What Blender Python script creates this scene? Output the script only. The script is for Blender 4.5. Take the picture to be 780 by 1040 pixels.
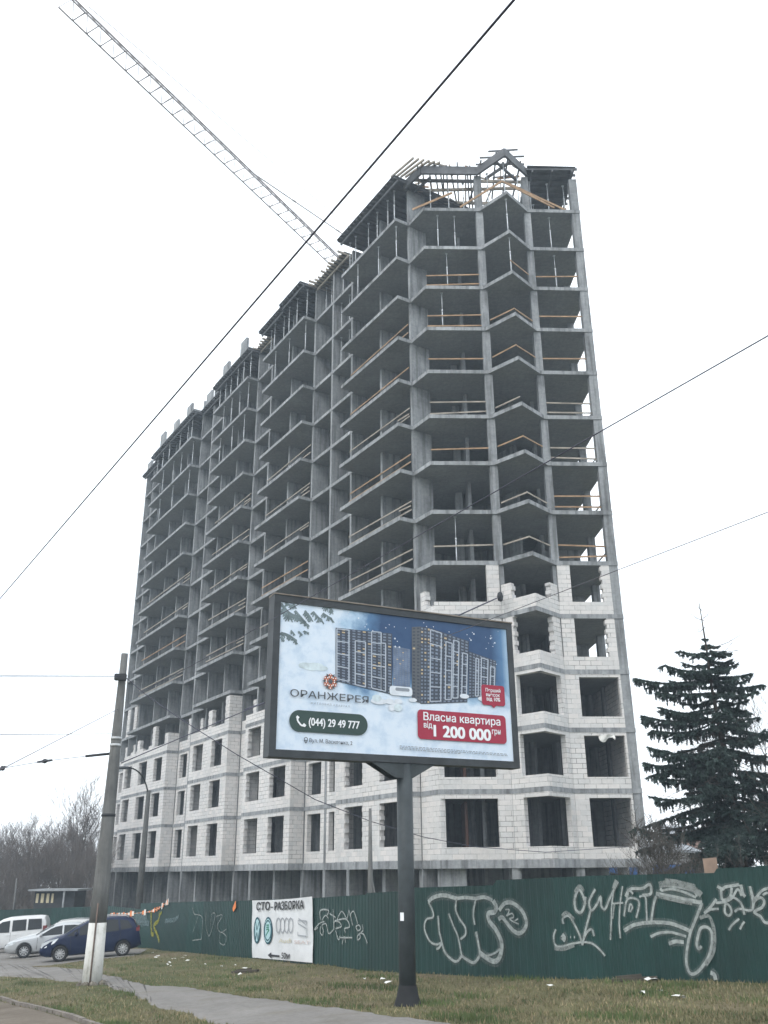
import bpy, bmesh, math, random
from math import radians, sin, cos, tan, atan2, pi, sqrt, hypot
from mathutils import Vector, Matrix

for o in list(bpy.data.objects):
    bpy.data.objects.remove(o)
SC = bpy.context.scene
COL = SC.collection
R = random.Random(7)

# ------------------------------------------------------------------ camera
FPX, PITCH, ROLL = 918.8, radians(21.66), radians(0.425)
FW = Vector((0, cos(PITCH), sin(PITCH)))
UP0 = Vector((0, -sin(PITCH), cos(PITCH)))
RT0 = Vector((1, 0, 0))
RT = cos(ROLL) * RT0 - sin(ROLL) * UP0
UP = cos(ROLL) * UP0 + sin(ROLL) * RT0
cam = bpy.data.cameras.new('camera')
cam.sensor_fit = 'HORIZONTAL'
cam.sensor_width = 36.0
cam.lens = FPX / 780.0 * 36.0
cam.clip_start = 0.1
cam.clip_end = 4000
camo = bpy.data.objects.new('camera', cam)
COL.objects.link(camo)
camo.matrix_world = Matrix(((RT.x, UP.x, -FW.x, 0), (RT.y, UP.y, -FW.y, 0), (RT.z, UP.z, -FW.z, 0), (0, 0, 0, 1)))
SC.camera = camo

# ------------------------------------------------------------------ sky, sun, exposure
SUN_EL, SUN_AZ = radians(42), radians(215)
W = bpy.data.worlds.new('World')
SC.world = W
W.use_nodes = True
nt = W.node_tree
bg = nt.nodes['Background']
sky = nt.nodes.new('ShaderNodeTexSky')
sky.sky_type = 'NISHITA'
sky.sun_disc = False
sky.sun_elevation = SUN_EL
sky.sun_rotation = SUN_AZ
sky.air_density = 1.5
sky.dust_density = 6.0
mixc = nt.nodes.new('ShaderNodeMix')
mixc.data_type = 'RGBA'
mixc.inputs[0].default_value = 0.86
nt.links.new(sky.outputs[0], mixc.inputs[6])
mixc.inputs[7].default_value = (13.4, 14.0, 14.5, 1)      # the even white of the overcast
nt.links.new(mixc.outputs[2], bg.inputs[0])
bg.inputs[1].default_value = 0.10
sun = bpy.data.lights.new('sun', 'SUN')
sun.energy = 0.7
sun.angle = radians(25)
sun.color = (1.0, 0.97, 0.93)
suno = bpy.data.objects.new('sun', sun)
COL.objects.link(suno)
sd = Vector((sin(SUN_AZ) * cos(SUN_EL), cos(SUN_AZ) * cos(SUN_EL), sin(SUN_EL)))
suno.rotation_euler = sd.to_track_quat('Z', 'Y').to_euler()
suno.location = (0, -20, 60)
SC.view_settings.view_transform = 'Standard'
SC.view_settings.look = 'None'
SC.view_settings.gamma = 1
SC.view_settings.use_curve_mapping = False
SC.view_settings.exposure = 0.60
SC.render.engine = 'CYCLES'
SC.cycles.max_bounces = 6
SC.cycles.diffuse_bounces = 3
SC.cycles.transparent_max_bounces = 8
SC.cycles.volume_bounces = 0


# ------------------------------------------------------------------ survey helpers (pixel of the photograph -> point at a known height / depth / plane)
def ray(x, y):
    return FW + (x - 390) / FPX * RT + (520 - y) / FPX * UP


def on_z(x, y, z):
    d = ray(x, y)
    return d * (z / d.z)


def on_Y(x, y, Y):
    d = ray(x, y)
    return d * (Y / d.y)


def on_plane(x, y, p0, nrm):
    d = ray(x, y)
    return d * (p0.dot(nrm) / d.dot(nrm))


def sm(a, b, t):
    t = max(0.0, min(1.0, (t - a) / (b - a)))
    return t * t * (3 - 2 * t)


# ------------------------------------------------------------------ terrain height (camera stands 2.4 m above the grass at the billboard)
def gz(x, y):
    xx = max(-30.0, min(13.0, x))
    yy = max(8.0, min(70.0, y))
    z = -2.4 + .06 * (xx - .35) - .012 * (yy - 19.6)
    z += .035 * sin(x * .9 + 1.3 * sin(y * .31)) * sin(y * .55 + .4) + .006 * sin(x * 1.3 + y * 1.1)
    return z


def on_ground(x, y):
    d = ray(x, y)
    t = -2.5 / d.z
    for _ in range(12):
        p = d * t
        t = gz(p.x, p.y) / d.z
    return d * t


# ------------------------------------------------------------------ materials
MATS = {}


class NB:
    def __init__(s, name, rough=0.8, metal=0.0, spec=0.3):
        s.m = bpy.data.materials.new(name)
        s.m.use_nodes = True
        s.t = s.m.node_tree
        s.b = s.t.nodes['Principled BSDF']
        s.b.inputs['Roughness'].default_value = rough
        s.b.inputs['Metallic'].default_value = metal
        s.b.inputs['Specular IOR Level'].default_value = spec
        MATS[name] = s.m

    def n(s, typ, **kw):
        nd = s.t.nodes.new(typ)
        for k, v in kw.items():
            if hasattr(nd, k):
                setattr(nd, k, v)
            else:
                nd.inputs[k.replace('_', ' ')].default_value = v
        return nd

    def l(s, a, b):
        s.t.links.new(a, b)

    def coord(s, kind='Object', scale=(1, 1, 1)):
        tc = s.n('ShaderNodeTexCoord')
        mp = s.n('ShaderNodeMapping')
        mp.inputs['Scale'].default_value = scale
        s.l(tc.outputs[kind], mp.inputs[0])
        return mp.outputs[0]

    def noise(s, vec, scale, detail=4, rough=.6):
        nd = s.n('ShaderNodeTexNoise')
        nd.inputs['Scale'].default_value = scale
        nd.inputs['Detail'].default_value = detail
        nd.inputs['Roughness'].default_value = rough
        s.l(vec, nd.inputs['Vector'])
        return nd.outputs[0]

    def ramp(s, fac, stops):
        nd = s.n('ShaderNodeValToRGB')
        cr = nd.color_ramp
        while len(cr.elements) < len(stops):
            cr.elements.new(.5)
        for e, (p, c) in zip(cr.elements, stops):
            e.position = p
            e.color = c if len(c) == 4 else (*c, 1)
        s.l(fac, nd.inputs[0])
        return nd.outputs[0]

    def mix(s, fac, a, b, mode='MIX'):
        nd = s.n('ShaderNodeMix')
        nd.data_type = 'RGBA'
        nd.blend_type = mode
        for sock, v in ((nd.inputs[0], fac), (nd.inputs[6], a), (nd.inputs[7], b)):
            if hasattr(v, 'is_linked') or hasattr(v, 'links'):
                s.l(v, sock)
            elif isinstance(v, (int, float)):
                sock.default_value = v
            else:
                sock.default_value = v if len(v) == 4 else (*v, 1)
        return nd.outputs[2]

    def color(s, v):
        if hasattr(v, 'links'):
            s.l(v, s.b.inputs['Base Color'])
        else:
            s.b.inputs['Base Color'].default_value = v if len(v) == 4 else (*v, 1)

    def bump(s, h, strength=.3, dist=.02):
        nd = s.n('ShaderNodeBump')
        nd.inputs['Strength'].default_value = strength
        nd.inputs['Distance'].default_value = dist
        s.l(h, nd.inputs['Height'])
        s.l(nd.outputs[0], s.b.inputs['Normal'])


def G(v):
    return (v, v, v, 1)


def plain(name, c, rough=.7, metal=0., spec=.3, var=.25, scale=3.):
    b = NB(name, rough, metal, spec)
    n = b.noise(b.coord(), scale, 5)
    lo = tuple(max(0, x * (1 - var)) for x in c)
    hi = tuple(min(1, x * (1 + var)) for x in c)
    b.color(b.ramp(n, [(.3, lo), (.7, hi)]))
    return b.m


def concrete(name, base, tint=(.955, 1.0, 1.045), k1=1.0, st=.75):
    b = NB(name, .9, 0, .2)
    v = b.coord()
    n1 = b.noise(v, .35, 6, .65)
    n2 = b.noise(v, 5, 5, .7)
    n3 = b.noise(b.coord('Object', (2.2, 2.2, .18)), 1.6, 4, .6)
    c = lambda k: tuple(base * k * t for t in tint)
    col = b.ramp(n1, [(.28, c(1 - .45 * k1)), (.42, c(1 - .08 * k1)), (.55, c(1.0)), (.72, c(1 + .4 * k1))])
    col = b.mix(.55, col, b.ramp(n2, [(.3, G(.35)), (.7, G(.65))]), 'OVERLAY')
    col = b.mix(st, col, b.ramp(n3, [(.34, G(.22)), (.52, G(.54)), (.7, G(.62))]), 'OVERLAY')
    br = b.n('ShaderNodeTexBrick')          # formwork sheet joints
    br.offset = 0.0
    for k, val in (('Scale', 1.0), ('Mortar Size', .012), ('Brick Width', 1.22), ('Row Height', .75), ('Mortar Smooth', .6)):
        br.inputs[k].default_value = val
    br.inputs['Color1'].default_value = G(.5)
    br.inputs['Color2'].default_value = G(.44)
    br.inputs['Mortar'].default_value = G(.33)
    b.l(b.coord('UV'), br.inputs['Vector'])
    col = b.mix(.55, col, br.outputs[0], 'OVERLAY')
    b.color(col)
    b.bump(n2, .25, .02)
    return b.m


concrete('concrete', .275)
concrete('slab_concrete', .26, k1=.45, st=.0)
concrete('edge_concrete', .29)


def block_mat(name, base, joint):
    b = NB(name, .92, 0, .15)
    uv = b.coord('UV')
    br = b.n('ShaderNodeTexBrick')
    br.offset = .5
    for k, val in (('Scale', 1.0), ('Mortar Size', .011), ('Brick Width', .6), ('Row Height', .25), ('Mortar Smooth', .15), ('Bias', .0)):
        br.inputs[k].default_value = val
    br.inputs['Color1'].default_value = (*[base * x for x in (1.0, .965, .945)], 1)
    br.inputs['Color2'].default_value = (*[base * .87 * x for x in (1, 1, 1)], 1)
    b.l(uv, br.inputs['Vector'])
    v = b.coord()
    n1 = b.noise(v, .28, 5, .7)
    n0 = b.noise(b.coord('Object', (1, 1, 1)), .55, 5, .75)
    n2 = b.noise(v, 6, 4, .7)
    jc = b.ramp(n0, [(.42, G(base * .84)), (.52, G(base * .5)), (.60, G(joint))])
    b.l(jc, br.inputs['Mortar'])
    col = b.mix(.65, br.outputs[0], b.ramp(n1, [(.3, G(.33)), (.62, G(.56))]), 'OVERLAY')
    col = b.mix(.35, col, b.ramp(n2, [(.3, G(.36)), (.7, G(.6))]), 'OVERLAY')
    b.color(col)
    b.bump(br.outputs[1], -.5, .012)
    return b.m


block_mat('aerated_block', .66, .10)

plain('timber_new', (.31, .205, .125), .8, var=.35, scale=2)
plain('timber_grey', (.30, .27, .23), .85, var=.35, scale=2)
plain('formwork_ply', (.12, .125, .135), .7, var=.35, scale=1.2)
plain('galvanised', (.5, .52, .54), .5, .3)
plain('prop_steel', (.52, .55, .58), .55, .2)
plain('rust_steel', (.16, .12, .10), .7, .2)
plain('crane_steel', (.30, .27, .27), .6, .1)
plain('dark_cable', (.06, .06, .09), .6, 0, var=.1)
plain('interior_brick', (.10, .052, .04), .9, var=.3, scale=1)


# ------------------------------------------------------------------ mesh builder
class MB:
    def __init__(s):
        s.v, s.f, s.mi, s.sm = [], [], [], []

    def face(s, pts, m=0, smooth=False):
        i = len(s.v)
        s.v += [tuple(p) for p in pts]
        s.f.append(list(range(i, i + len(pts))))
        s.mi.append(m)
        s.sm.append(smooth)

    def hexa(s, b4, t4, m=0):
        i = len(s.v)
        s.v += [tuple(p) for p in b4] + [tuple(p) for p in t4]
        for q in ((3, 2, 1, 0), (4, 5, 6, 7), (0, 1, 5, 4), (1, 2, 6, 5), (2, 3, 7, 6), (3, 0, 4, 7)):
            s.f.append([i + k for k in q])
            s.mi.append(m)
            s.sm.append(False)

    def box(s, x0, x1, y0, y1, z0, z1, m=0):
        s.hexa([(x0, y0, z0), (x1, y0, z0), (x1, y1, z0), (x0, y1, z0)], [(x0, y0, z1), (x1, y0, z1), (x1, y1, z1), (x0, y1, z1)], m)

    def prism(s, poly, z0, z1, m=0, ms=None):
        a = sum(poly[i][0] * poly[(i + 1) % len(poly)][1] - poly[(i + 1) % len(poly)][0] * poly[i][1] for i in range(len(poly)))
        if a < 0:
            poly = poly[::-1]
        n = len(poly)
        i = len(s.v)
        s.v += [(p[0], p[1], z0) for p in poly] + [(p[0], p[1], z1) for p in poly]
        s.f.append([i + k for k in range(n)][::-1])
        s.f.append([i + n + k for k in range(n)])
        s.mi += [m, m]
        s.sm += [False, False]
        for k in range(n):
            j = (k + 1) % n
            s.f.append([i + k, i + j, i + n + j, i + n + k])
            s.mi.append(m if ms is None else ms)
            s.sm.append(False)

    def beam(s, p, q, w, h, m=0, up=Vector((0, 0, 1))):
        p, q = Vector(p), Vector(q)
        d = (q - p).normalized()
        sx = d.cross(up)
        if sx.length < 1e-4:
            sx = d.cross(Vector((1, 0, 0)))
        sx.normalize()
        uz = sx.cross(d)
        a, b = sx * w / 2, uz * h / 2
        s.hexa([p - a - b, p + a - b, q + a - b, q - a - b], [p - a + b, p + a + b, q + a + b, q - a + b], m)

    def tube(s, pts, r, n=6, m=0, smooth=True, cap=True):
        pts = [Vector(p) for p in pts]
        rr = r if isinstance(r, (list, tuple)) else [r] * len(pts)
        base = len(s.v)
        prev = None
        for i, p in enumerate(pts):
            d = (pts[min(i + 1, len(pts) - 1)] - pts[max(i - 1, 0)])
            if d.length < 1e-9:
                d = Vector((0, 0, 1))
            d.normalize()
            if prev is None:
                a = d.cross(Vector((0, 0, 1)))
                if a.length < 1e-3:
                    a = d.cross(Vector((1, 0, 0)))
            else:
                a = prev - d * prev.dot(d)
            a.normalize()
            prev = a
            b = d.cross(a)
            for k in range(n):
                t = 2 * pi * k / n
                s.v.append(tuple(p + (a * cos(t) + b * sin(t)) * rr[i]))
        for i in range(len(pts) - 1):
            for k in range(n):
                j = (k + 1) % n
                s.f.append([base + i * n + k, base + i * n + j, base + (i + 1) * n + j, base + (i + 1) * n + k])
                s.mi.append(m)
                s.sm.append(smooth)
        if cap:
            s.f.append([base + k for k in range(n)][::-1])
            s.f.append([base + (len(pts) - 1) * n + k for k in range(n)])
            s.mi += [m, m]
            s.sm += [False, False]

    def lathe(s, prof, n=20, m=0, axis='Z', c=(0, 0, 0)):
        base = len(s.v)
        for r_, z_ in prof:
            for k in range(n):
                t = 2 * pi * k / n
                p = (r_ * cos(t), r_ * sin(t), z_)
                if axis == 'Y':
                    p = (p[0], p[2], p[1])
                s.v.append((p[0] + c[0], p[1] + c[1], p[2] + c[2]))
        for i in range(len(prof) - 1):
            for k in range(n):
                j = (k + 1) % n
                s.f.append([base + i * n + k, base + i * n + j, base + (i + 1) * n + j, base + (i + 1) * n + k])
                s.mi.append(m)
                s.sm.append(True)

    def build(s, name, mats, parent=None, local=False, uv=True):
        me = bpy.data.meshes.new(name)
        off = Vector((0, 0, 0))
        if parent is not None and not local:
            off = world_loc(parent)
        vs = s.v if off.length == 0 else [(v[0] - off.x, v[1] - off.y, v[2] - off.z) for v in s.v]
        me.from_pydata(vs, [], s.f)
        if not isinstance(mats, (list, tuple)):
            mats = [mats]
        for m in mats:
            me.materials.append(MATS[m] if isinstance(m, str) else m)
        me.polygons.foreach_set('material_index', s.mi)
        me.polygons.foreach_set('use_smooth', s.sm)
        if uv:
            lay = me.uv_layers.new(name='UVMap')
            data = []
            for p in me.polygons:
                nx, ny, nz = p.normal
                if abs(nz) > .7:
                    for vi in p.vertices:
                        v = s.v[vi]
                        data += [v[0], v[1]]
                else:
                    h = hypot(nx, ny) or 1
                    tx, ty = -ny / h, nx / h
                    for vi in p.vertices:
                        v = s.v[vi]
                        data += [v[0] * tx + v[1] * ty, v[2]]
            lay.data.foreach_set('uv', data)
        me.update()
        o = bpy.data.objects.new(name, me)
        COL.objects.link(o)
        if parent is not None:
            o.parent = parent
        return o


def world_loc(o):
    p = Vector(o.location)
    while o.parent is not None:
        o = o.parent
        p = p + Vector(o.location)
    return p


def tag(o, label=None, cat=None, group=None, kind=None):
    if label:
        o['label'] = label
    if cat:
        o['category'] = cat
    if group:
        o['group'] = group
    if kind:
        o['kind'] = kind
    return o


def thing(name, loc, label, cat, group=None, rz=0):
    o = bpy.data.objects.new(name, None)
    COL.objects.link(o)
    o.location = loc
    o.rotation_euler = (0, 0, rz)
    return tag(o, label, cat, group)


def copy_tree(o, parent=None):
    c = o.copy()
    COL.objects.link(c)
    if parent is not None:
        c.parent = parent
    for ch in list(o.children):
        copy_tree(ch, c)
    return c

# ------------------------------------------------------------------ ground materials
b = NB('grass_soil', .95, 0, .1)
v = b.coord()
n1 = b.noise(v, .22, 5, .65)
n2 = b.noise(v, 1.7, 5, .7)
n3 = b.noise(v, 14, 4, .7)
c1 = b.ramp(n1, [(.32, (.170, .140, .095)), (.50, (.130, .124, .068)), (.70, (.072, .092, .040))])
c2 = b.mix(.55, c1, b.ramp(n2, [(.3, (.31, .30, .28)), (.7, (.64, .64, .60))]), 'OVERLAY')
c3 = b.mix(.5, c2, b.ramp(n3, [(.3, G(.28)), (.7, G(.68))]), 'OVERLAY')
b.color(c3)
b.bump(n3, .8, .06)

b = NB('asphalt_old', .92, 0, .2)
v = b.coord()
n1 = b.noise(v, .5, 5, .65)
n2 = b.noise(v, 9, 5, .75)
c1 = b.ramp(n1, [(.3, (.165, .155, .145)), (.6, (.215, .205, .195)), (.75, (.25, .24, .225))])
vo = b.n('ShaderNodeTexVoronoi')
vo.feature = 'DISTANCE_TO_EDGE'
vo.inputs['Scale'].default_value = .55
dis = b.mix(.25, v, b.noise(v, 1.5, 4, .7))
b.l(dis, vo.inputs['Vector'])
c1 = b.mix(b.ramp(vo.outputs[0], [(.0, G(.14)), (.010, G(.0))]), c1, (.06, .055, .045))
n4 = b.noise(b.coord('Object', (.6, 1.4, 1)), .9, 5, .7)
c1 = b.mix(b.ramp(n4, [(.52, G(0)), (.66, G(.55))]), c1, (.15, .135, .105))
b.color(b.mix(.5, c1, b.ramp(n2, [(.3, G(.34)), (.7, G(.62))]), 'OVERLAY'))
b.bump(n2, .3, .02)

b = NB('dirt_road', .95, 0, .1)
v = b.coord()
n1 = b.noise(v, .7, 5, .65)
n2 = b.noise(v, 11, 5, .75)
c1 = b.ramp(n1, [(.3, (.12, .10, .08)), (.7, (.20, .175, .145))])
b.color(b.mix(.5, c1, b.ramp(n2, [(.3, G(.3)), (.7, G(.65))]), 'OVERLAY'))
b.bump(n2, .5, .03)
plain('kerb_stone', (.18, .16, .14), .9, var=.3, scale=4)


# ------------------------------------------------------------------ ground: one sheet to the horizon
def axis_lines(lo, hi, step, far):
    a = []
    x = lo
    while x <= hi + 1e-6:
        a.append(x)
        x += step
    st = step
    x = hi
    while x < far:
        st *= 1.35
        x += st
        a.append(x)
    st = step
    x = lo
    pre = []
    while x > -far:
        st *= 1.35
        x -= st
        pre.append(x)
    return pre[::-1] + a


xs = axis_lines(-26, 16, .5, 240)
ys = axis_lines(4, 62, .5, 240)
g = MB()
for y in ys:
    for x in xs:
        g.v.append((x, y, gz(x, y)))
nx = len(xs)
for j in range(len(ys) - 1):
    for i in range(nx - 1):
        k = j * nx + i
        g.f.append([k, k + 1, k + nx + 1, k + nx])
        g.mi.append(0)
        g.sm.append(True)
tag(g.build('ground', 'grass_soil'), kind='structure')


def edge_pts(px, n, jit=0.0, seed=1):
    rr = random.Random(seed)
    P = [on_ground(*p) for p in px]
    L = [0]
    for a, b_ in zip(P, P[1:]):
        L.append(L[-1] + (b_ - a).length)
    out = []
    k = 0
    ph = [rr.uniform(0, 6) for _ in range(4)]
    for i in range(n):
        s = L[-1] * i / (n - 1)
        while k < len(L) - 2 and s > L[k + 1]:
            k += 1
        t = (s - L[k]) / max(1e-6, L[k + 1] - L[k])
        p = P[k].lerp(P[k + 1], t)
        w = jit * (sin(s * 2.1 + ph[0]) + .7 * sin(s * 5.3 + ph[1]) + .6 * sin(s * 11 + ph[2]) + rr.uniform(-.5, .5))
        out.append(Vector((p.x + w * .25, p.y + w, 0)))
    return out


def sheet(name, up, lo, mat, lift, n=160, m=10, jit=.08):
    A = edge_pts(up, n, jit, 3)
    B = edge_pts(lo, n, jit, 5)
    q = MB()
    for i in range(n):
        for j in range(m + 1):
            p = A[i].lerp(B[i], j / m)
            edge = min(j, m - j) / m
            q.v.append((p.x, p.y, gz(p.x, p.y) + (lift if edge > 0 else -.03)))
    for i in range(n - 1):
        for j in range(m):
            k = i * (m + 1) + j
            q.f.append([k, k + 1, k + m + 2, k + m + 1])
            q.mi.append(0)
            q.sm.append(True)
    return tag(q.build(name, mat), kind='structure'), A, B


PATH_UP = [(-40, 975), (20, 981), (60, 983), (103, 989), (130, 996), (154, 1001.5), (200, 1004), (247, 1012), (330, 1023), (440, 1037), (520, 1050), (620, 1066)]
PATH_LO = [(-40, 990), (0, 992), (50, 995), (85, 998), (110, 1002), (138, 1011), (154, 1022), (185, 1029), (217, 1041), (300, 1062), (420, 1084), (520, 1100)]
path_o, PA, PB = sheet('path', PATH_UP, PATH_LO, 'asphalt_old', .035, 240, 14, .06)
PARK_UP = [(-80, 960), (-20, 962), (40, 963), (90, 963), (140, 963.5), (150, 964)]
PARK_LO = [(-80, 982), (-20, 982.5), (20, 983), (45, 981.5), (85, 976), (135, 971)]
park_o, KA, KB = sheet('car_park', PARK_UP, PARK_LO, 'asphalt_old', .016, 90, 14, .06)
ROAD_UP = [(-60, 1002), (0, 1015), (50, 1028), (92, 1041), (140, 1056), (200, 1076)]
ROAD_LO = [(-60, 1040), (0, 1056), (40, 1072), (80, 1090), (120, 1110), (160, 1130)]
road_o, RA, RB = sheet('road', ROAD_UP, ROAD_LO, 'dirt_road', .02, 120, 14, .02)
k = MB()
for i in range(0, len(RA) - 6, 6):
    p, q = RA[i], RA[min(i + 6, len(RA) - 1)]
    d = (q - p).normalized() * .012
    zo = R.uniform(-.008, .008)
    p = Vector((p.x, p.y, gz(p.x, p.y) + .03 + zo)) + d
    q = Vector((q.x, q.y, gz(q.x, q.y) + .03 + zo)) - d
    k.beam(p, q, .10, .10)
tag(k.build('kerb', 'kerb_stone'), kind='structure')

# ------------------------------------------------------------------ the apartment block under construction
C0 = Vector((1.77, 48.5))
UA = Vector((-.5288, .8488))
NO = Vector((-.8488, -.5288))


def L(t, o=0.0):
    p = C0 + UA * t + NO * o
    return (p.x, p.y)


def zl(k):
    return .38 if k == 1 else 3.68 + 3 * (k - 2)


WING = [(2.67, 47.0), (6.28, 47.1), (7.87, 45.5), (9.42, 47.2), (12.85, 47.35), (12.4, 56.4)]
BALC = [(0.0, 7.2), (13.1, 20.6), (23.75, 31.6), (37.2, 49.6)]
PYL = [0.13, 3.65, 7.5, 10.35, 13.22, 17.15, 21.0, 23.87, 27.7, 31.2, 34.4, 37.32, 41.0, 45.0, 49.5, 52.2, 54.68]
T_END = 54.8


def outline(proj=1.0):
    pts = []
    for a, c in BALC:
        pts += [L(a, 0), L(a, proj), L(c, proj), L(c, 0)]
    pts += [L(T_END, 0), L(T_END, -13)]
    pts += WING[::-1]
    return pts


bld = thing('apartment_building', (*L(20, -6), -4.0), 'tall unfinished concrete apartment building with open floors above pale block-walled lower storeys', 'building')
for kf in range(1, 15):
    s_ = MB()
    zt = zl(kf) + .10
    th = .38 if kf == 1 else .24
    s_.prism(outline(1.0 if kf < 6 else 1.0 + R.uniform(-.05, .06)), zt - th, zt, 0, 1)
    s_.build('floor_slab', ['slab_concrete', 'edge_concrete'], bld)
ZR = zl(15)          # roof level

# pylons (short cross walls whose ends show as pale strips)
for i, t in enumerate(PYL):
    q = MB()
    top = ZR - .15 if t < 24 else ZR + R.choice((.9, 1.1, 1.3, .7))
    q.hexa([(*L(t - .11, -.02), -4.6), (*L(t - .11, -1.35), -4.6), (*L(t + .11, -1.35), -4.6), (*L(t + .11, -.02), -4.6)],
           [(*L(t - .11, -.02), top), (*L(t - .11, -1.35), top), (*L(t + .11, -1.35), top), (*L(t + .11, -.02), top)])
    q.build('pylon', 'concrete', bld)
    q = MB()
    q.hexa([(*L(t - .16, -.012), -4.6), (*L(t - .16, -2.4), -4.6), (*L(t + .16, -2.4), -4.6), (*L(t + .16, -.012), -4.6)],
           [(*L(t - .16, -.012), .12), (*L(t - .16, -2.4), .12), (*L(t + .16, -2.4), .12), (*L(t + .16, -.012), .12)])
    q.build('ground_floor_wall', 'concrete', bld)
# inner walls
q = MB()
q.hexa([(*L(-1.5, -6.5), -4.6), (*L(-1.5, -6.7), -4.6), (*L(T_END - .1, -6.7), -4.6), (*L(T_END - .1, -6.5), -4.6)],
       [(*L(-1.5, -6.5), ZR - .4), (*L(-1.5, -6.7), ZR - .4), (*L(T_END - .1, -6.7), ZR - .4), (*L(T_END - .1, -6.5), ZR - .4)])
q.build('corridor_wall', 'concrete', bld)
for t in (3.65, 10.35, 13.22, 21.0, 27.7, 34.4, 41.0, 45.0, 52.2, 54.6):
    q = MB()
    t = t + .07
    q.hexa([(*L(t - .1, -2.6), -4.6), (*L(t - .1, -6.45), -4.6), (*L(t + .1, -6.45), -4.6), (*L(t + .1, -2.6), -4.6)],
           [(*L(t - .1, -2.6), ZR - .4), (*L(t - .1, -6.45), ZR - .4), (*L(t + .1, -6.45), ZR - .4), (*L(t + .1, -2.6), ZR - .4)])
    q.build('cross_wall', 'concrete', bld)
q = MB()
q.box(5.2, 12.2, 53.4, 53.6, -4.6, ZR - 3.2)
q.build('corridor_wall', 'concrete', bld)
q = MB()
q.box(5.0, 5.2, 49.6, 53.8, -4.6, ZR - 3.2)
q.build('cross_wall', 'concrete', bld)
q = MB()
q.box(9.3, 9.5, 50.6, 53.3, -4.6, ZR - 3.2)
q.build('cross_wall', 'concrete', bld)
# columns of the short face and of the right-hand side
for (x, y, w, d, top) in ((6.3, 47.42, .46, .5, ZR - .2), (9.42, 47.55, .42, .5, ZR - .2), (12.58, 47.63, .5, .5, ZR - .35),
                          (12.4, 51.2, .42, .5, ZR - .4), (12.15, 55.2, .45, .5, ZR - .4), (4.6, 51.5, .4, .8, ZR - .4)):
    q = MB()
    q.box(x - w / 2, x + w / 2, y - d / 2, y + d / 2, -4.6, top)
    q.build('column', 'concrete', bld)
# ground-floor walls of the short face
for (x0, x1, y0, y1) in ((2.5, 3.9, 47.6, 47.85), (6.0, 6.6, 47.75, 50), (9.15, 9.65, 47.85, 50), (5.2, 9.0, 50.2, 50.4)):
    q = MB()
    q.box(x0, x1, y0, y1, -4.6, .1)
    q.build('ground_floor_wall', 'concrete', bld)


# ---- pale block walls
def block_wall(mb, p, q, inn, z0, z1, ops=(), th=.3, a0=None, a1=None):
    """wall from plan point p to q, thickness towards inn (unit vec); openings (a,b,zb,zt) along the wall"""
    p, q = Vector(p), Vector(q)
    ln = (q - p).length
    d = (q - p) / ln
    cuts = sorted(set([0, ln] + [max(0, min(ln, x)) for o in ops for x in o[:2]]))

    def bx(a, c, zb, zt):
        if c - a < .01 or zt - zb < .01:
            return
        A, B = p + d * a, p + d * c
        A2, B2 = A + inn * th, B + inn * th
        base = [(A.x, A.y, zb), (B.x, B.y, zb), (B2.x, B2.y, zb), (A2.x, A2.y, zb)]
        mb.hexa(base, [(x, y, zt) for x, y, _ in base])
    for a, c in zip(cuts, cuts[1:]):
        mid = (a + c) / 2
        o = [o for o in ops if o[0] < mid < o[1]]
        if not o:
            bx(a, c, z0, z1)
        else:
            bx(a, c, z0, o[0][2])
            bx(a, c, o[0][3], z1)


def toothed(mb, p, d, inn, z0, z1, w, th=.3, sides=(1, 1)):
    """a block pier with toothed edges: alternate courses stick out"""
    z = z0
    i = 0
    while z < z1 - .02:
        zt = min(z + .247, z1)
        a = -(.08 if (i % 2 and sides[0]) else 0)
        c = w + (.08 if (i % 2 == 0 and sides[1]) else 0)
        A, B = p + d * a, p + d * c
        A2, B2 = A + inn * th, B + inn * th
        base = [(A.x, A.y, z), (B.x, B.y, z), (B2.x, B2.y, z), (A2.x, A2.y, z)]
        mb.hexa(base, [(x, y, zt) for x, y, _ in base])
        z += .25
        i += 1


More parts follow.
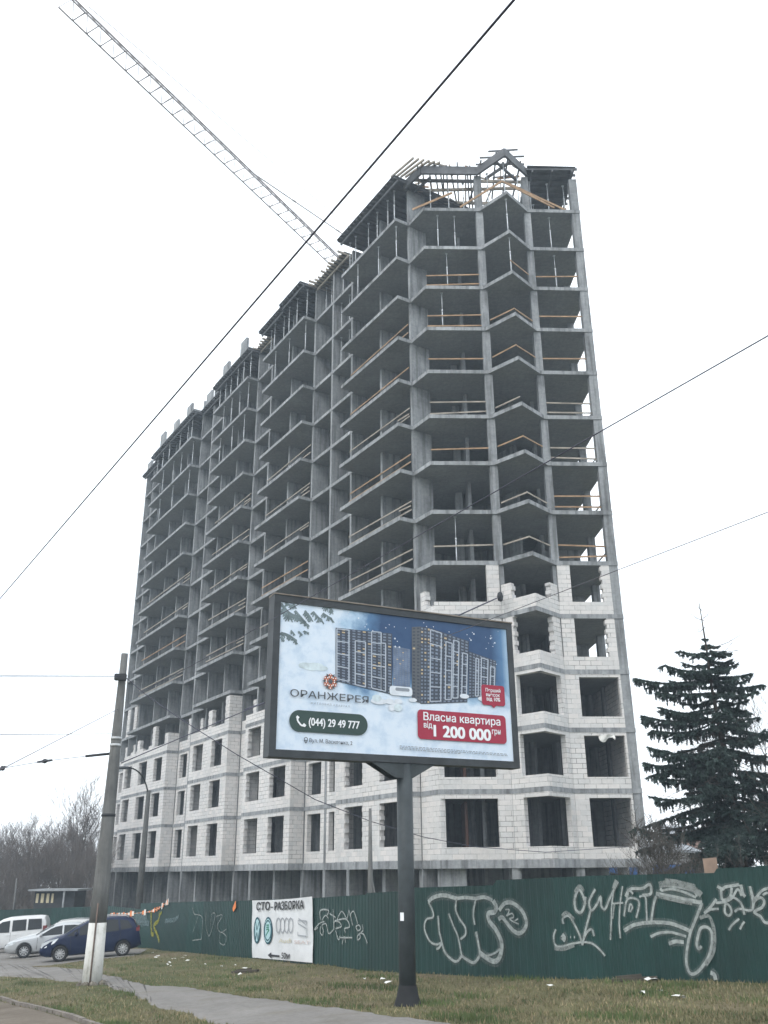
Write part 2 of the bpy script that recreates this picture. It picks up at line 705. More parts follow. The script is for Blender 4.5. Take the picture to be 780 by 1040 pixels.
IN = -NO
V2 = lambda t, o: Vector(L(t, o))
FRONT = {0: [(.65, 2.45), (4.2, 6.2)], 1: [(13.9, 16.3), (17.9, 20.1)], 2: [(24.85, 26.95), (28.75, 30.9)], 3: [(38.3, 40.5), (42.4, 44.8), (46.9, 49.0)]}
REC = {0: [(7.75, 10.2, [(9.2, 9.9)]), (10.5, 13.0, [(10.95, 12.7)])], 1: [(21.15, 23.65, [(21.5, 22.4)])],
       2: [(31.75, 34.25, [(33.0, 33.9)]), (34.55, 37.1, [(34.95, 36.65)])], 3: [(49.75, 52.05, [(50.3, 51.5)]), (52.35, 54.5, [(52.8, 54.1)])]}
for kf in (1, 2, 3):
    z0, z1 = zl(kf) + .10, zl(kf + 1) + .10 - .24
    zb, zt = zl(kf) + .76, zl(kf) + 2.68 + (.25 if kf == 1 else 0)
    for i, (a, c) in enumerate(BALC):
        w = MB()
        o_ = .985
        p, q_ = V2(a + .015, o_), V2(c - .015, o_)
        block_wall(w, p, q_, IN, z0, z1, [(x - a, y - a, zb + R.uniform(-.04, .04), zt + R.uniform(-.02, .05)) for x, y in FRONT[i]])
        # returns
        block_wall(w, V2(a + .015, o_ - .3), V2(a + .015, .0), UA, z0, z1)
        block_wall(w, V2(c - .015, o_ - .3), V2(c - .015, .0), -UA, z0, z1)
        for (r0, r1, ops) in REC[i]:
            block_wall(w, V2(r0, -.03), V2(r1, -.03), IN, z0, z1, [(x - r0, y - r0, zb, zt) for x, y in ops])
        # toothed reveals beside the windows
        for x, y in FRONT[i]:
            for e, sgn in ((x, 1), (y, -1)):
                zz = zb + .1
                j = 0
                while zz < zt - .2:
                    if j % 2 == (kf + i) % 2:
                        A = V2(e, o_ - .02)
                        B = V2(e + sgn * .09, o_ - .02)
                        base = [(A.x, A.y, zz), (B.x, B.y, zz), ((B + IN * .25).x, (B + IN * .25).y, zz), ((A + IN * .25).x, (A + IN * .25).y, zz)]
                        w.hexa(base, [(g_[0], g_[1], zz + .22) for g_ in base])
                    zz += .25
                    j += 1
        w.build('block_wall', 'aerated_block', bld)
# partly laid fourth and fifth storeys on the long face
for kf, secs in ((4, (0, 1, 2, 3)), (5, (3,))):
    z0 = zl(kf) + .10
    z1 = zl(kf + 1) - .14
    for i in secs:
        a, c = BALC[i]
        w = MB()
        o_ = .985
        p = V2(a + .015, o_)
        if kf == 4:
            block_wall(w, p, V2(c - .015, o_), IN, z0, z0 + .62)
            hh = {0: 2.0, 1: 2.4, 2: 2.6, 3: 1.5}[i]
            block_wall(w, V2(a + .015, o_ - .3), V2(a + .015, 0), UA, z0, z0 + hh)
            toothed(w, p, UA, IN, z0 + .625, z0 + hh, .75, sides=(0, 1))
            for (x, y) in FRONT[i][:-1]:
                toothed(w, V2(y + .25, o_), UA, IN, z0 + .625, z0 + R.uniform(1.6, 2.5), .7)
            if i == 3:
                for t in (41.2, 44.0, 46.5):
                    block_wall(w, V2(t, o_ - .02), V2(t + 1.2, o_ - .02), IN, z0 + .625, z0 + .86, th=.28)
            for (r0, r1, ops) in REC[i]:
                block_wall(w, V2(r0, -.03), V2(r1, -.03), IN, z0, z0 + .7)
                toothed(w, V2(r0 + .02, -.03), UA, IN, z0 + .705, z0 + R.uniform(1.8, 2.5), .5, sides=(0, 1))
        else:
            for t in (50.2, 52.5):
                toothed(w, V2(t, -.03), UA, IN, z0, z1, .8)
            block_wall(w, V2(49.75, -.03), V2(52.05, -.03), IN, z0, z0 + .25)
        w.build('block_wall', 'aerated_block', bld)

# short face
W2 = [Vector(p) for p in WING]
YB = Vector((0, 1))


def inw(p, q):
    d = (q - p).normalized()
    n_ = Vector((-d.y, d.x))
    return n_ if n_.y > 0 else -n_


def seg_wall(mb, p, q, z0, z1, ops=(), inset=.015, th=.3, trim0=0.0, trim1=0.0):
    n_ = inw(p, q)
    d = (q - p).normalized()
    block_wall(mb, p + n_ * inset + d * trim0, q + n_ * inset - d * trim1, n_, z0, z1, [(o[0] - trim0, o[1] - trim0, o[2], o[3]) for o in ops], th)


for kf in (1, 2, 3):
    z0, z1 = zl(kf) + .10, zl(kf + 1) + .10 - .24
    zb, zt = zl(kf) + .68, zl(kf) + 2.70 + (.25 if kf == 1 else 0)
    w = MB()
    seg_wall(w, Vector(L(0, 0)), W2[0], z0, z1, trim0=.05)
    seg_wall(w, W2[0], W2[1], z0, z1, [(-.05, 2.90, zb, zt)], trim1=.0)
    lg = (W2[2] - W2[1]).length
    seg_wall(w, W2[1], W2[2], z0, z1, [(lg * .30, lg + .1, zb, zt)])
    seg_wall(w, W2[2], W2[3], z0, z1, [(-.1, lg * .84, zb, zt)])
    seg_wall(w, W2[3], W2[4], z0, z1, [(.72, 2.82, zb - .02, zt)], trim1=.505)
    # side wall behind the corner column
    a_, c_ = Vector((12.79, 47.95)), Vector((12.45, 55.2))
    block_wall(w, a_, c_, Vector((-1, 0)), z0, z1)
    w.build('block_wall', 'aerated_block', bld)
for kf in (4, 5):
    z0 = zl(kf) + .10
    z1 = zl(kf + 1) - .14
    w = MB()
    hs = .68
    seg_wall(w, Vector(L(0, 0)), W2[0], z0, z0 + .5, trim0=.45)
    for p, q in zip(W2[:5], W2[1:5]):
        seg_wall(w, p, q, z0, z0 + hs, trim1=.505 if q == W2[4] else 0)
    w2 = [inw(p, q) * .015 for p, q in zip(W2, W2[1:])]
    dd = [(q - p).normalized() for p, q in zip(W2, W2[1:])]
    nn = [inw(p, q) for p, q in zip(W2, W2[1:])]
    zz = z0 + hs + .004
    toothed(w, Vector((1.98, 48.18)), (W2[0] - Vector(L(0, 0))).normalized(), inw(Vector(L(0, 0)), W2[0]), z0 + .505, z0 + 1.5, .45, sides=(0, 1))
    toothed(w, Vector((5.56, W2[1].y - .005)), dd[0], nn[0], zz, z1, .68, sides=(0, 0))
    toothed(w, W2[1] + w2[1] + dd[1] * .03, dd[1], nn[1], zz, z0 + (1.6 if kf == 5 else 2.75), .65, sides=(0, 1))
    toothed(w, W2[3] + w2[2] - dd[2] * .72, dd[2], nn[2], zz, z0 + (1.6 if kf == 5 else 2.75), .68, sides=(1, 0))
    toothed(w, W2[3] + w2[3] + dd[3] * .03, dd[3], nn[3], zz, z1, .70, sides=(0, 0))
    toothed(w, W2[4] + w2[3] - dd[3] * .96, dd[3], nn[3], zz, z1, .445, sides=(1, 0))
    w.build('block_wall', 'aerated_block', bld)
# red brick partitions seen deep in the finished storeys
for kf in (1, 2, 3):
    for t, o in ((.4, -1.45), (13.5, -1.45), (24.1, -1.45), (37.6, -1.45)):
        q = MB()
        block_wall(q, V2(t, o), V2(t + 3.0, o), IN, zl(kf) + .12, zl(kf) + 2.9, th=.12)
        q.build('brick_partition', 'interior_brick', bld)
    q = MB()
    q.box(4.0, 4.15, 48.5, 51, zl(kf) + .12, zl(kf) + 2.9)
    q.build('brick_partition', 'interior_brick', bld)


# ---- timber guard rails on the open storeys
def rail(pts, z, mat, hs=(.5, 1.0), miss=0.0):
    for h in hs:
        q = MB()
        for (p, r_) in zip(pts, pts[1:]):
            if R.random() < miss:
                continue
            q.beam((p[0], p[1], z + h + R.uniform(-.06, .06)), (r_[0], r_[1], z + h + R.uniform(-.06, .06)), .03, .09)
        if q.v:
            q.build('guard_rail', mat, bld)


for kf in range(6, 12):
    z = zl(kf) + .10
    for i, (a, c) in enumerate(BALC):
        if kf == 11 and i != 0:
            continue
        if kf == 10 and i == 3:
            continue
        mat = R.choice(('timber_grey', 'timber_grey', 'timber_new', 'timber_grey'))
        if i == 0 and kf in (10, 11, 8):
            mat = 'timber_new'
        for h in R.choice(((.72, 1.25), (.75, 1.3), (.65, 1.2), (1.2,))):
            rail([L(a + .26, .03), L(c + .3, .03 + R.uniform(0, .08))], z, mat, (h,))
        if R.random() < .6:
            rail([L(a + .3, .05), L(a + 1.5, .1)], z, mat, (.95,))
for kf in range(6, 13):
    z = zl(kf) + .10
    mat = R.choice(('timber_new', 'timber_grey', 'timber_new'))
    y = .32
    if kf not in (7,):
        rail([(2.75, 47.42), (6.2, 47.3)], z, mat, R.choice(((.95,), (.3, 1.0))) if kf > 6 else (.95,))
    rail([(6.6, 47.15), (7.85, 45.85), (9.2, 47.3)], z - .0, mat, (.5,) if kf % 2 else (.95,), miss=.2)
    rail([(9.6, 47.5), (12.4, 47.62)], z, R.choice(('timber_new', 'timber_grey')), (.35, 1.0) if kf < 10 else (1.0,))
    rail([(12.7, 47.95), (12.5, 51.0)], z, 'timber_grey', (.45, 1.0))


# ---- steel props under the youngest slabs
def prop(x, y, z0, z1):
    q = MB()
    hm = z0 + (z1 - z0) * R.uniform(.5, .62)
    q.tube([(x, y, z0), (x, y, hm)], .038, 6)
    q.tube([(x, y, hm), (x, y, z1)], .026, 6)
    q.tube([(x, y, hm - .06), (x, y, hm + .08)], .055, 6)
    q.box(x - .08, x + .08, y - .08, y + .08, z0, z0 + .012)
    q.box(x - .08, x + .08, y - .08, y + .08, z1 - .012, z1)
    q.build('steel_prop', 'prop_steel', bld)


for kf in (12, 13, 14):
    z0, z1 = zl(kf) + .10, zl(kf + 1) - .14
    if kf == 14:
        z1 = ZR - .22
    for i, (a, c) in enumerate(BALC):
        if kf == 12 and i in (0, 1):
            ts = []
        else:
            ts = {12: [.15, .5], 13: [.08, .4, .75], 14: [.06, .22, .4, .6, .8, .95]}[kf]
            if kf == 12 and i >= 2:
                ts = [.1, .45, .8]
            if kf == 13 and i >= 2:
                ts = [.08, .3, .5, .75]
        for f in ts:
            t = a + (c - a) * (f + R.uniform(-.03, .03))
            prop(*L(t, .7 + R.uniform(-.15, .1)), z0, z1)
    for t in ((8.7, 9.9) if kf < 14 else (8.4, 9.7, 11.5, 12.4, 22.0, 22.8, 33.0, 35.5)):
        prop(*L(t, -.5), z0, z1)
for kf, ps in ((14, ((3.2, 47.6), (4.4, 47.7), (5.4, 47.9), (6.9, 47.0), (7.85, 46.0), (8.9, 47.2), (9.8, 47.8), (11.0, 48.0), (12.1, 48.2), (10.4, 50), (5.0, 50.5))),
               (13, ((3.6, 47.5), (4.7, 47.6), (7.87, 46.0), (10.9, 47.8))), (12, ((4.1, 47.5), (7.9, 46.0), (11.0, 47.8))),
               (11, ((3.7, 47.5),)), (6, ((4.0, 47.5),))):
    for x, y in ps:
        prop(x, y, zl(kf) + .10, zl(kf + 1) - (.14 if kf < 14 else .2))


# ---- roof formwork
def deck(t0, t1, o0, o1, z, nj, over=0.0, name='roof_formwork', mat='formwork_ply'):
    q = MB()
    q.prism([L(t0, o0), L(t0, o1), L(t1, o1), L(t1, o0)], z, z + .04, 0)
    for j in range(nj):
        t = t0 + .1 + (t1 - t0 - .2) * j / (nj - 1)
        ov = over * R.uniform(.2, 1.0)
        q.beam((*L(t, o0 + .1), z - .085), (*L(t, o1 - .06 + ov), z - .085), .09, .16, 1)
    for o in (o1 - .35, (o0 + o1) / 2, o0 + .5):
        q.beam((*L(t0 + .05, o), z - .26), (*L(t1 - .05, o), z - .26), .1, .18, 1)
    return q.build(name, [mat, 'formwork_ply' if not over else 'timber_grey'], bld)


deck(-.5, 7.3, -5.5, 1.45, ZR + .05, 18)
deck(8.1, 13.0, -5.5, .35, ZR + .02, 13, over=.75)
deck(13.05, 16.9, -5.5, 1.5, ZR + .05, 9)
deck(16.95, 21.2, -5.5, 1.35, ZR - .05, 10)
deck(21.3, 23.8, -5.5, .3, ZR + .02, 6, over=.5)
s_ = MB()
s_.prism([L(23.9, -6), L(23.9, 1.05), L(31.6, 1.05), L(31.6, .1), L(37.2, .1), L(37.2, 1.05), L(49.6, 1.05), L(49.6, .1), L(54.9, .1), L(54.9, -6)], ZR - .12, ZR + .1, 0, 0)
s_.build('floor_slab', ['slab_concrete', 'edge_concrete'], bld)
deck(23.6, 32.0, -5.5, 1.15, ZR - .2, 17)
deck(32.1, 37.0, -5.5, .4, ZR - .2, 10)
deck(37.1, 50.0, -5.5, 1.15, ZR - .2, 24)
deck(50.1, 55.4, -5.5, .4, ZR - .2, 10)
for t in (25.5, 29.5, 33.0, 36.0, 39.0, 43.0, 47.2, 50.8, 54.3):
    q = MB()
    h = R.uniform(1.2, 1.75)
    so = .85 if any(a < t < c for a, c in BALC) else -.05
    q.hexa([(*L(t - .55, so), ZR + .1), (*L(t - .55, so - .25), ZR + .1), (*L(t + .75, so - .25), ZR + .1), (*L(t + .75, so), ZR + .1)],
           [(*L(t - .55, so), ZR + h), (*L(t - .55, so - .25), ZR + h), (*L(t + .75, so - .25), ZR + h), (*L(t + .75, so), ZR + h)])
    q.build('wall_stub', 'edge_concrete', bld)
# edge boards and open joists over the short face
q = MB()
ring = [Vector((1.5, 48.3)), Vector((2.6, 46.85)), Vector((6.3, 46.95)), Vector((7.87, 45.3)), Vector((9.5, 47.1))]
for p, r_ in zip(ring, ring[1:]):
    q.beam((p.x, p.y, ZR + .0), (r_.x, r_.y, ZR + .0), .14, .62)
    n_ = inw(p, r_)
    q.beam((p.x + n_.x * .8, p.y + n_.y * .8, ZR - .15), (r_.x + n_.x * .8, r_.y + n_.y * .8, ZR - .15), .1, .2)
q.build('edge_board', 'formwork_ply', bld)
for j in range(13):
    x = 2.5 + j * .33 + R.uniform(-.1, .1)
    q = MB()
    q.beam((x + R.uniform(-.3, .1), 47.0 - R.uniform(.0, .5), ZR + .34), (x + R.uniform(.2, .9), 51.5, ZR + .30 + R.uniform(-.1, .1)), .09, .14)
    q.build('timber_joist', R.choice(('timber_grey', 'timber_new', 'formwork_ply')), bld)
for y in (47.9, 48.9, 50.0, 51.0, 52.2):
    q = MB()
    q.beam((2.0 + R.uniform(-.4, .3), y, ZR + .13), (9.4, y + R.uniform(-.3, .3), ZR + .13), .1, .2)
    q.build('timber_joist', R.choice(('timber_grey', 'timber_new')), bld)
for (a, c) in (((6.5, 46.4), (6.1, 50)), ((7.4, 45.6), (7.6, 50)), ((8.2, 45.5), (8.3, 50)), ((9.1, 46.5), (9.0, 50))):
    q = MB()
    q.beam((*a, ZR + .36), (*c, ZR + .36), .09, .14)
    q.build('timber_joist', 'formwork_ply', bld)
for (a, c) in (((6.4, 46.3), (9.3, 46.2)), ((6.9, 45.75), (8.8, 45.6)), ((6.2, 46.9), (9.4, 46.9))):
    q = MB()
    q.beam((*a, ZR + .5), (*c, ZR + .5), .08, .1)
    q.build('timber_joist', 'formwork_ply', bld)
q = MB()
q.prism([(9.55, 46.75), (12.75, 46.9), (12.4, 54), (9.55, 54)], ZR + .22, ZR + .26)
for j in range(9):
    y = 46.95 + j * .55
    q.beam((9.5, y, ZR + .12), (12.85, y + .05, ZR + .12), .09, .16)
for x in (9.9, 11.2, 12.5):
    q.beam((x, 46.9, ZR - .06), (x + .2, 53.5, ZR - .06), .1, .18)
q.build('roof_formwork', 'formwork_ply', bld)
q = MB()
q.prism([L(.1, -6), L(.1, -12.2), (12.3, 56.0), (12.3, 54.2), (3, 54.2)], ZR + .1, ZR + .14)
q.build('roof_formwork', 'formwork_ply', bld)
for j in range(16):
    x, y = R.uniform(1.6, 9.2), R.uniform(46.6, 50.5)
    an = R.choice((0.1, 1.4, 1.7, .5, 2.6)) + R.uniform(-.25, .25)
    ln = R.uniform(.8, 2.4)
    q = MB()
    z = ZR + .42 + R.uniform(0, .12)
    q.beam((x, y, z), (x + ln * cos(an), y + ln * sin(an), z + R.uniform(-.15, .35)), .06, .12)
    q.build('loose_board', R.choice(('timber_grey', 'formwork_ply', 'timber_new')), bld)
# loads left standing near the edge of the open floors
for (kf, x, y, w_, h_, m_, lab) in ((5, 4.6, 48.3, .9, .7, 'timber_grey', 'low timber pallet load on the open floor just above the billboard'),
                                    (4, 6.95, 47.6, .8, .95, 'rust_steel', 'small dark load standing in the gabled bay right of the billboard top'),
                                    (5, 11.9, 48.4, .9, .85, 'rust_steel', 'dark load standing in the right-hand bay two floors above the white sheet')):
    q = MB()
    z = zl(kf) + .105
    for k_ in range(3):
        q.box(x - w_ / 2 + k_ * .02, x + w_ / 2 - k_ * .03, y - .35, y + .35, z + .12 + k_ * h_ / 4, z + .12 + (k_ + .93) * h_ / 4)
    for dx in (-.4, 0, .4):
        q.box(x + dx * w_ - .05, x + dx * w_ + .05, y - .35, y + .35, z, z + .118)
    tag(q.build('pallet_load', m_), lab, 'pallet load')
# loose boards leaning on the top floor
for (a, za, c, zc) in (((2.0, 47.6), .35, (4.6, 47.2), 1.35), ((5.1, 47.4), .35, (7.7, 46.0), 1.2), ((7.7, 45.9), 1.1, (11.2, 47.3), .15), ((8.1, 46.2), 1.2, (12.0, 47.5), .1)):
    q = MB()
    q.beam((*a, zl(14) + .1 + za), (*c, zl(14) + .1 + zc), .05, .15)
    q.build('loose_board', 'timber_new', bld)
for j in range(6):
    q = MB()
    x = .1 + j * .28
    q.beam((*L(-.1 - j * .12, 1.4 - j * .3), ZR + .2 + .05 * j), (*L(-2.2 - j * .1, 1.0 - j * .35), ZR + .35 + .02 * j), .1, .14)
    q.build('timber_joist', 'timber_grey', bld)

# ------------------------------------------------------------------ green site fence
FP = [Vector((12.6, 12.9)), Vector((7.1, 18.7)), Vector((.5, 26.0)), Vector((-13.0, 52.0)), Vector((-19.5, 63.0)), Vector((-60.0, 77.0))]


def fence_plane(seg):
    a, c = FP[seg], FP[seg + 1]
    d = (c - a).normalized()
    n_ = Vector((-d.y, d.x))
    if n_.dot(-a) < 0:
        n_ = -n_
    return Vector((a.x, a.y, 0)), Vector((d.x, d.y, 0)), Vector((n_.x, n_.y, 0))


def fence_hit(x, y, off=0.0, seg=None):
    for sg in ([seg] if seg is not None else (1, 2, 3)):
        p0, d, n_ = fence_plane(sg)
        p = on_plane(x, y, p0 + n_ * off, n_)
        s_ = (p - p0).dot(d)
        ln = (FP[sg + 1] - FP[sg]).length
        if seg is not None or -.3 <= s_ <= ln + .3:
            return p, n_, d
    return p, n_, d


# measured tops: (segment, photo x, photo top y)
TOPS = {1: [(780, 880), (728, 882), (727.9, 886.5), (600, 889.5), (503, 894), (502.9, 899), (421, 901.5)],
        2: [(419, 904), (400, 905.5), (372, 907), (371.9, 908.5), (318, 912), (250, 914.5), (190, 916), (140, 917.5), (112, 919)],
        3: [(110, 920), (86, 921)], 4: [(82, 921), (10, 924)]}


def fence_top(seg, s_):
    pts = []
    p0, d, n_ = fence_plane(seg)
    for x, y in TOPS.get(seg, []):
        p = on_plane(x, y, p0, n_)
        pts.append(((p - p0).dot(d), p.z))
    if not pts:
        pts = [(0, 0.05)]
    pts.sort()
    if s_ <= pts[0][0]:
        return pts[0][1]
    for (a, za), (c, zc) in zip(pts, pts[1:]):
        if s_ <= c:
            return za + (zc - za) * (s_ - a) / max(1e-6, c - a)
    return pts[-1][1]


for nm, k in (('fence_green', 1.0), ('fence_green_worn', 1.18), ('fence_green_deep', .86)):
    b = NB(nm, .5, 0, .4)
    v = b.coord()
    n1 = b.noise(v, .8, 5, .7)
    n2 = b.noise(b.coord('Object', (3, 3, .4)), 2, 4, .6)
    c_ = (.0050 * k, .033 * k, .029 * k)
    col = b.ramp(n1, [(.3, tuple(x * .8 for x in c_)), (.7, tuple(x * 1.25 for x in c_))])
    b.color(b.mix(.4, col, b.ramp(n2, [(.3, G(.35)), (.7, G(.62))]), 'OVERLAY'))
fence = thing('site_fence', (FP[2].x, FP[2].y, gz(FP[2].x, FP[2].y)), 'dark green corrugated metal site fence covered in white graffiti', 'fence')
for seg in range(5):
    a, c = FP[seg], FP[seg + 1]
    d = (c - a)
    ln = d.length
    d = d.normalized()
    p0, d3, n3 = fence_plane(seg)
    n_ = Vector((n3.x, n3.y))
    npan = max(1, round(ln / 2.3))
    for ip in range(npan):
        s0, s1 = ln * ip / npan, ln * (ip + 1) / npan
        q = MB()
        pitch = .2 if seg < 3 else .4
        nst = max(2, int((s1 - s0) / pitch))
        prof = []
        for k_ in range(nst):
            for f, o in ((.0, 0), (.35, 0), (.45, -.014), (.9, -.014)):
                prof.append((s0 + (s1 - s0) * (k_ + f) / nst, o))
        prof.append((s1, 0))
        cols = []
        for s_, o in prof:
            p = a + d * s_ + n_ * o
            zt = fence_top(seg, s_ if s_ < s1 - 1e-4 else s1 - .001)
            cols.append(((p.x, p.y, gz(p.x, p.y) - .12), (p.x, p.y, zt)))
        for (b0, t0), (b1, t1) in zip(cols, cols[1:]):
            q.face([b0, b1, t1, t0])
        q.build('fence_panel', R.choice(('fence_green', 'fence_green', 'fence_green_worn', 'fence_green_deep')), fence)
        if seg in (1, 2):
            pb = a + d * s0 - n_ * .09
            q = MB()
            q.box(pb.x - .04, pb.x + .04, pb.y - .04, pb.y + .04, gz(pb.x, pb.y) - .2, fence_top(seg, s0 + .01) - .06)
            q.build('fence_post', 'rust_steel', fence)
    for h in (.35, 1.6):
        q = MB()
        A, B = a - n_ * .05, c - n_ * .05
        zA = gz(A.x, A.y)
        zB = gz(B.x, B.y)
        q.beam((A.x, A.y, zA + h), (B.x, B.y, zB + h), .04, .04)
        q.build('fence_rail', 'rust_steel', fence)

# spray paint
for nm, c_, al in (('spray_white', (.42, .46, .45), .74), ('spray_haze', (.3, .34, .33), .22), ('spray_thin', (.34, .37, .36), .55), ('spray_yellow', (.38, .36, .04), .55), ('spray_grey', (.17, .24, .25), .5)):
    b = NB(nm, .8, 0, .2)
    n1 = b.noise(b.coord(), 9, 4, .7)
    b.color(b.ramp(n1, [(.3, tuple(x * .75 for x in c_)), (.7, c_)]))
    mm = b.n('ShaderNodeMapRange')
    mm.inputs[1].default_value = .25
    mm.inputs[2].default_value = .6
    mm.inputs[3].default_value = al * .55
    mm.inputs[4].default_value = min(1, al * 1.2)
    b.l(n1, mm.inputs[0])
    b.l(mm.outputs[0], b.b.inputs['Alpha'])


def smooth_px(pts, n=6):
    if len(pts) < 3:
        return pts
    out = []
    P = [pts[0]] + list(pts) + [pts[-1]]
    for i in range(1, len(P) - 2):
        p0, p1, p2, p3 = P[i - 1], P[i], P[i + 1], P[i + 2]
        for k_ in range(n):
            t = k_ / n
            out.append(tuple(.5 * ((2 * p1[j]) + (-p0[j] + p2[j]) * t + (2 * p0[j] - 5 * p1[j] + 4 * p2[j] - p3[j]) * t * t + (-p0[j] + 3 * p1[j] - 3 * p2[j] + p3[j]) * t ** 3) for j in range(2)))
    out.append(pts[-1])
    return out


LIFT = [0]
WSC = .78


def stroke(mb, pts, wd, o=0.012, curve=True):
    """a painted line on the fence face through photo pixels; wd in photo pixels"""
    if curve:
        pts = smooth_px(pts)
    LIFT[0] = (LIFT[0] + 1) % 40
    o = o + LIFT[0] * .0004
    P = [fence_hit(x, y, o)[0] for x, y in pts]
    nn = fence_hit(*pts[0], o)[1]
    L_, R_ = [], []
    for i, p in enumerate(P):
        d = P[min(i + 1, len(P) - 1)] - P[max(i - 1, 0)]
        if d.length < 1e-6:
            d = Vector((0, 0, 1))
        s_ = d.normalized().cross(nn)
        w_ = wd * WSC * p.length / FPX / 2
        L_.append(p + s_ * w_)
        R_.append(p - s_ * w_)
    for i in range(len(P) - 1):
        mb.face([L_[i], R_[i], R_[i + 1], L_[i + 1]])


def sc(ox, oy, k, pts):
    return [(ox + x / k, oy + y / k) for x, y in pts]


def graffiti(strokes, mat, name='graffiti'):
    # one part per painted tag: strokes that touch stay together
    box = [(min(p[0] for p in s_[0]) - 1.5, max(p[0] for p in s_[0]) + 1.5, min(p[1] for p in s_[0]) - 1.5, max(p[1] for p in s_[0]) + 1.5) for s_ in strokes]
    grp = list(range(len(strokes)))
    for i in range(len(strokes)):
        for j in range(i):
            a_, c_ = box[i], box[j]
            if a_[0] < c_[1] and c_[0] < a_[1] and a_[2] < c_[3] and c_[2] < a_[3]:
                gi, gj = grp[i], grp[j]
                grp = [gj if g_ == gi else g_ for g_ in grp]
    if len(set(grp)) > 1:
        for g_ in sorted(set(grp)):
            graffiti([s_ for s_, k_ in zip(strokes, grp) if k_ == g_], mat, name)
        return
    if mat == 'spray_white':
        q = MB()
        for pts, w_ in strokes:
            stroke(q, pts, w_ * 2.1 + .8, .004)
        q.build('overspray', 'spray_haze', fence)
    q = MB()
    for pts, w_ in strokes:
        stroke(q, pts, w_, .025)
    q.build(name, mat, fence)


A = lambda *p: sc(420, 880, 6.5, p)
graffiti([(A((98, 235), (130, 205), (200, 190), (285, 212)), 4.5), (A((98, 235), (125, 290), (128, 335), (85, 350), (72, 410), (105, 490), (150, 515), (185, 500)), 2.2),
          (A((150, 545), (170, 535), (185, 495), (170, 430), (162, 325)), 2.4), (A((185, 500), (210, 570), (260, 620), (290, 625), (318, 590)), 2.8),
          (A((318, 590), (295, 470), (262, 390), (232, 310)), 2.2), (A((318, 590), (360, 620), (400, 635), (430, 600), (437, 560), (412, 430)), 3.2),
          (A((285, 212), (278, 280), (300, 340), (340, 400), (342, 450), (310, 480)), 2.4), (A((285, 212), (340, 205), (412, 212)), 3.8),
          (A((412, 212), (398, 280), (395, 330), (405, 385)), 2.4), (A((412, 212), (470, 203), (520, 225)), 4.2),
          (A((525, 225), (545, 265), (535, 300), (495, 310), (500, 360), (545, 420), (580, 500), (575, 580), (545, 625), (500, 615), (437, 570)), 5.5),
          (A((437, 570), (480, 590), (540, 570), (572, 540)), 2.2),
          (A((560, 350), (585, 335), (610, 365), (660, 425), (705, 440), (740, 400), (742, 350), (710, 285), (650, 240), (600, 245), (565, 290)), 4.6),
          (A((605, 285), (630, 285), (625, 310), (615, 325), (650, 310), (660, 335), (635, 345), (660, 365), (695, 380)), 1.5),
          (A((660, 365), (690, 345)), 1.4)], 'spray_white')
A = lambda *p: sc(560, 880, 6.5, p)
graffiti([(A((225, 250), (205, 185), (180, 155), (155, 210), (160, 280), (190, 305), (215, 270), (225, 200)), 3.0),
          (A((290, 150), (250, 230), (265, 290), (300, 250), (325, 200), (330, 260), (355, 280), (390, 200), (440, 100)), 2.6),
          (A((390, 485), (395, 370), (400, 240), (420, 110)), 1.8), (A((455, 475), (448, 370), (455, 240), (470, 130)), 1.8), (A((400, 245), (475, 240)), 1.8), (A((405, 345), (415, 250)), 1.5),
          (A((480, 330), (500, 220), (560, 215), (580, 250), (560, 340)), 2.2), (A((510, 300), (520, 250), (535, 270), (520, 300)), 2), (A((490, 200), (520, 150), (600, 145), (650, 120), (655, 180), (600, 190)), 3.2),
          (A((500, 215), (510, 160), (540, 180)), 2.5), (A((630, 375), (628, 290), (620, 200), (580, 200)), 2.0), (A((660, 370), (672, 270), (690, 195)), 2.4),
          (A((205, 520), (185, 450), (140, 360), (110, 325), (75, 345), (80, 380)), 2.4), (A((205, 520), (225, 420), (260, 290)), 2.6), (A((205, 505), (230, 440), (265, 415), (282, 460)), 2.6),
          (A((30, 415), (15, 460), (25, 515), (60, 530), (140, 510), (210, 500), (270, 510), (320, 550), (355, 590)), 2.2), (A((70, 450), (85, 470), (75, 490)), 5), (A((124, 466), (130, 468)), 2.2), (A((148, 466), (156, 468)), 2.2)], 'spray_white')
graffiti([(A((20, 540), (80, 545), (150, 520)), 4), (A((70, 330), (100, 305), (150, 350)), 4), (A((155, 170), (185, 130), (215, 160)), 4), (A((410, 150), (430, 90)), 5)], 'spray_thin')
A = lambda *p: sc(660, 880, 6.5, p)
graffiti([(A((40, 180), (140, 200), (240, 220), (345, 240)), 4.5), (A((75, 160), (150, 150), (240, 175), (305, 205)), 2.6), (A((70, 160), (90, 130), (200, 140), (290, 165), (310, 200)), 2.4),
          (A((345, 240), (310, 330), (270, 430), (250, 520), (240, 610), (255, 690), (290, 710), (340, 670), (390, 590), (410, 500), (405, 430), (375, 400), (335, 410), (315, 470), (310, 520), (325, 545), (340, 525)), 3.2),
          (A((-170, 425), (-100, 385), (10, 370), (130, 375), (230, 410), (275, 435)), 4.0), (A((5, 465), (60, 440), (140, 435), (240, 462)), 2.8), (A((125, 510), (170, 495), (225, 500)), 4.0), (A((10, 360), (22, 270), (40, 200)), 2.6),
          (A((400, 700), (425, 715), (435, 750)), 4.5)], 'spray_white')
graffiti([(A((60, 120), (180, 110), (290, 150), (340, 190)), 7), (A((60, 195), (180, 225), (280, 245)), 4), (A((330, 340), (390, 330), (425, 430), (420, 560), (370, 650)), 4), (A((100, 90), (180, 100), (300, 130)), 4)], 'spray_thin')
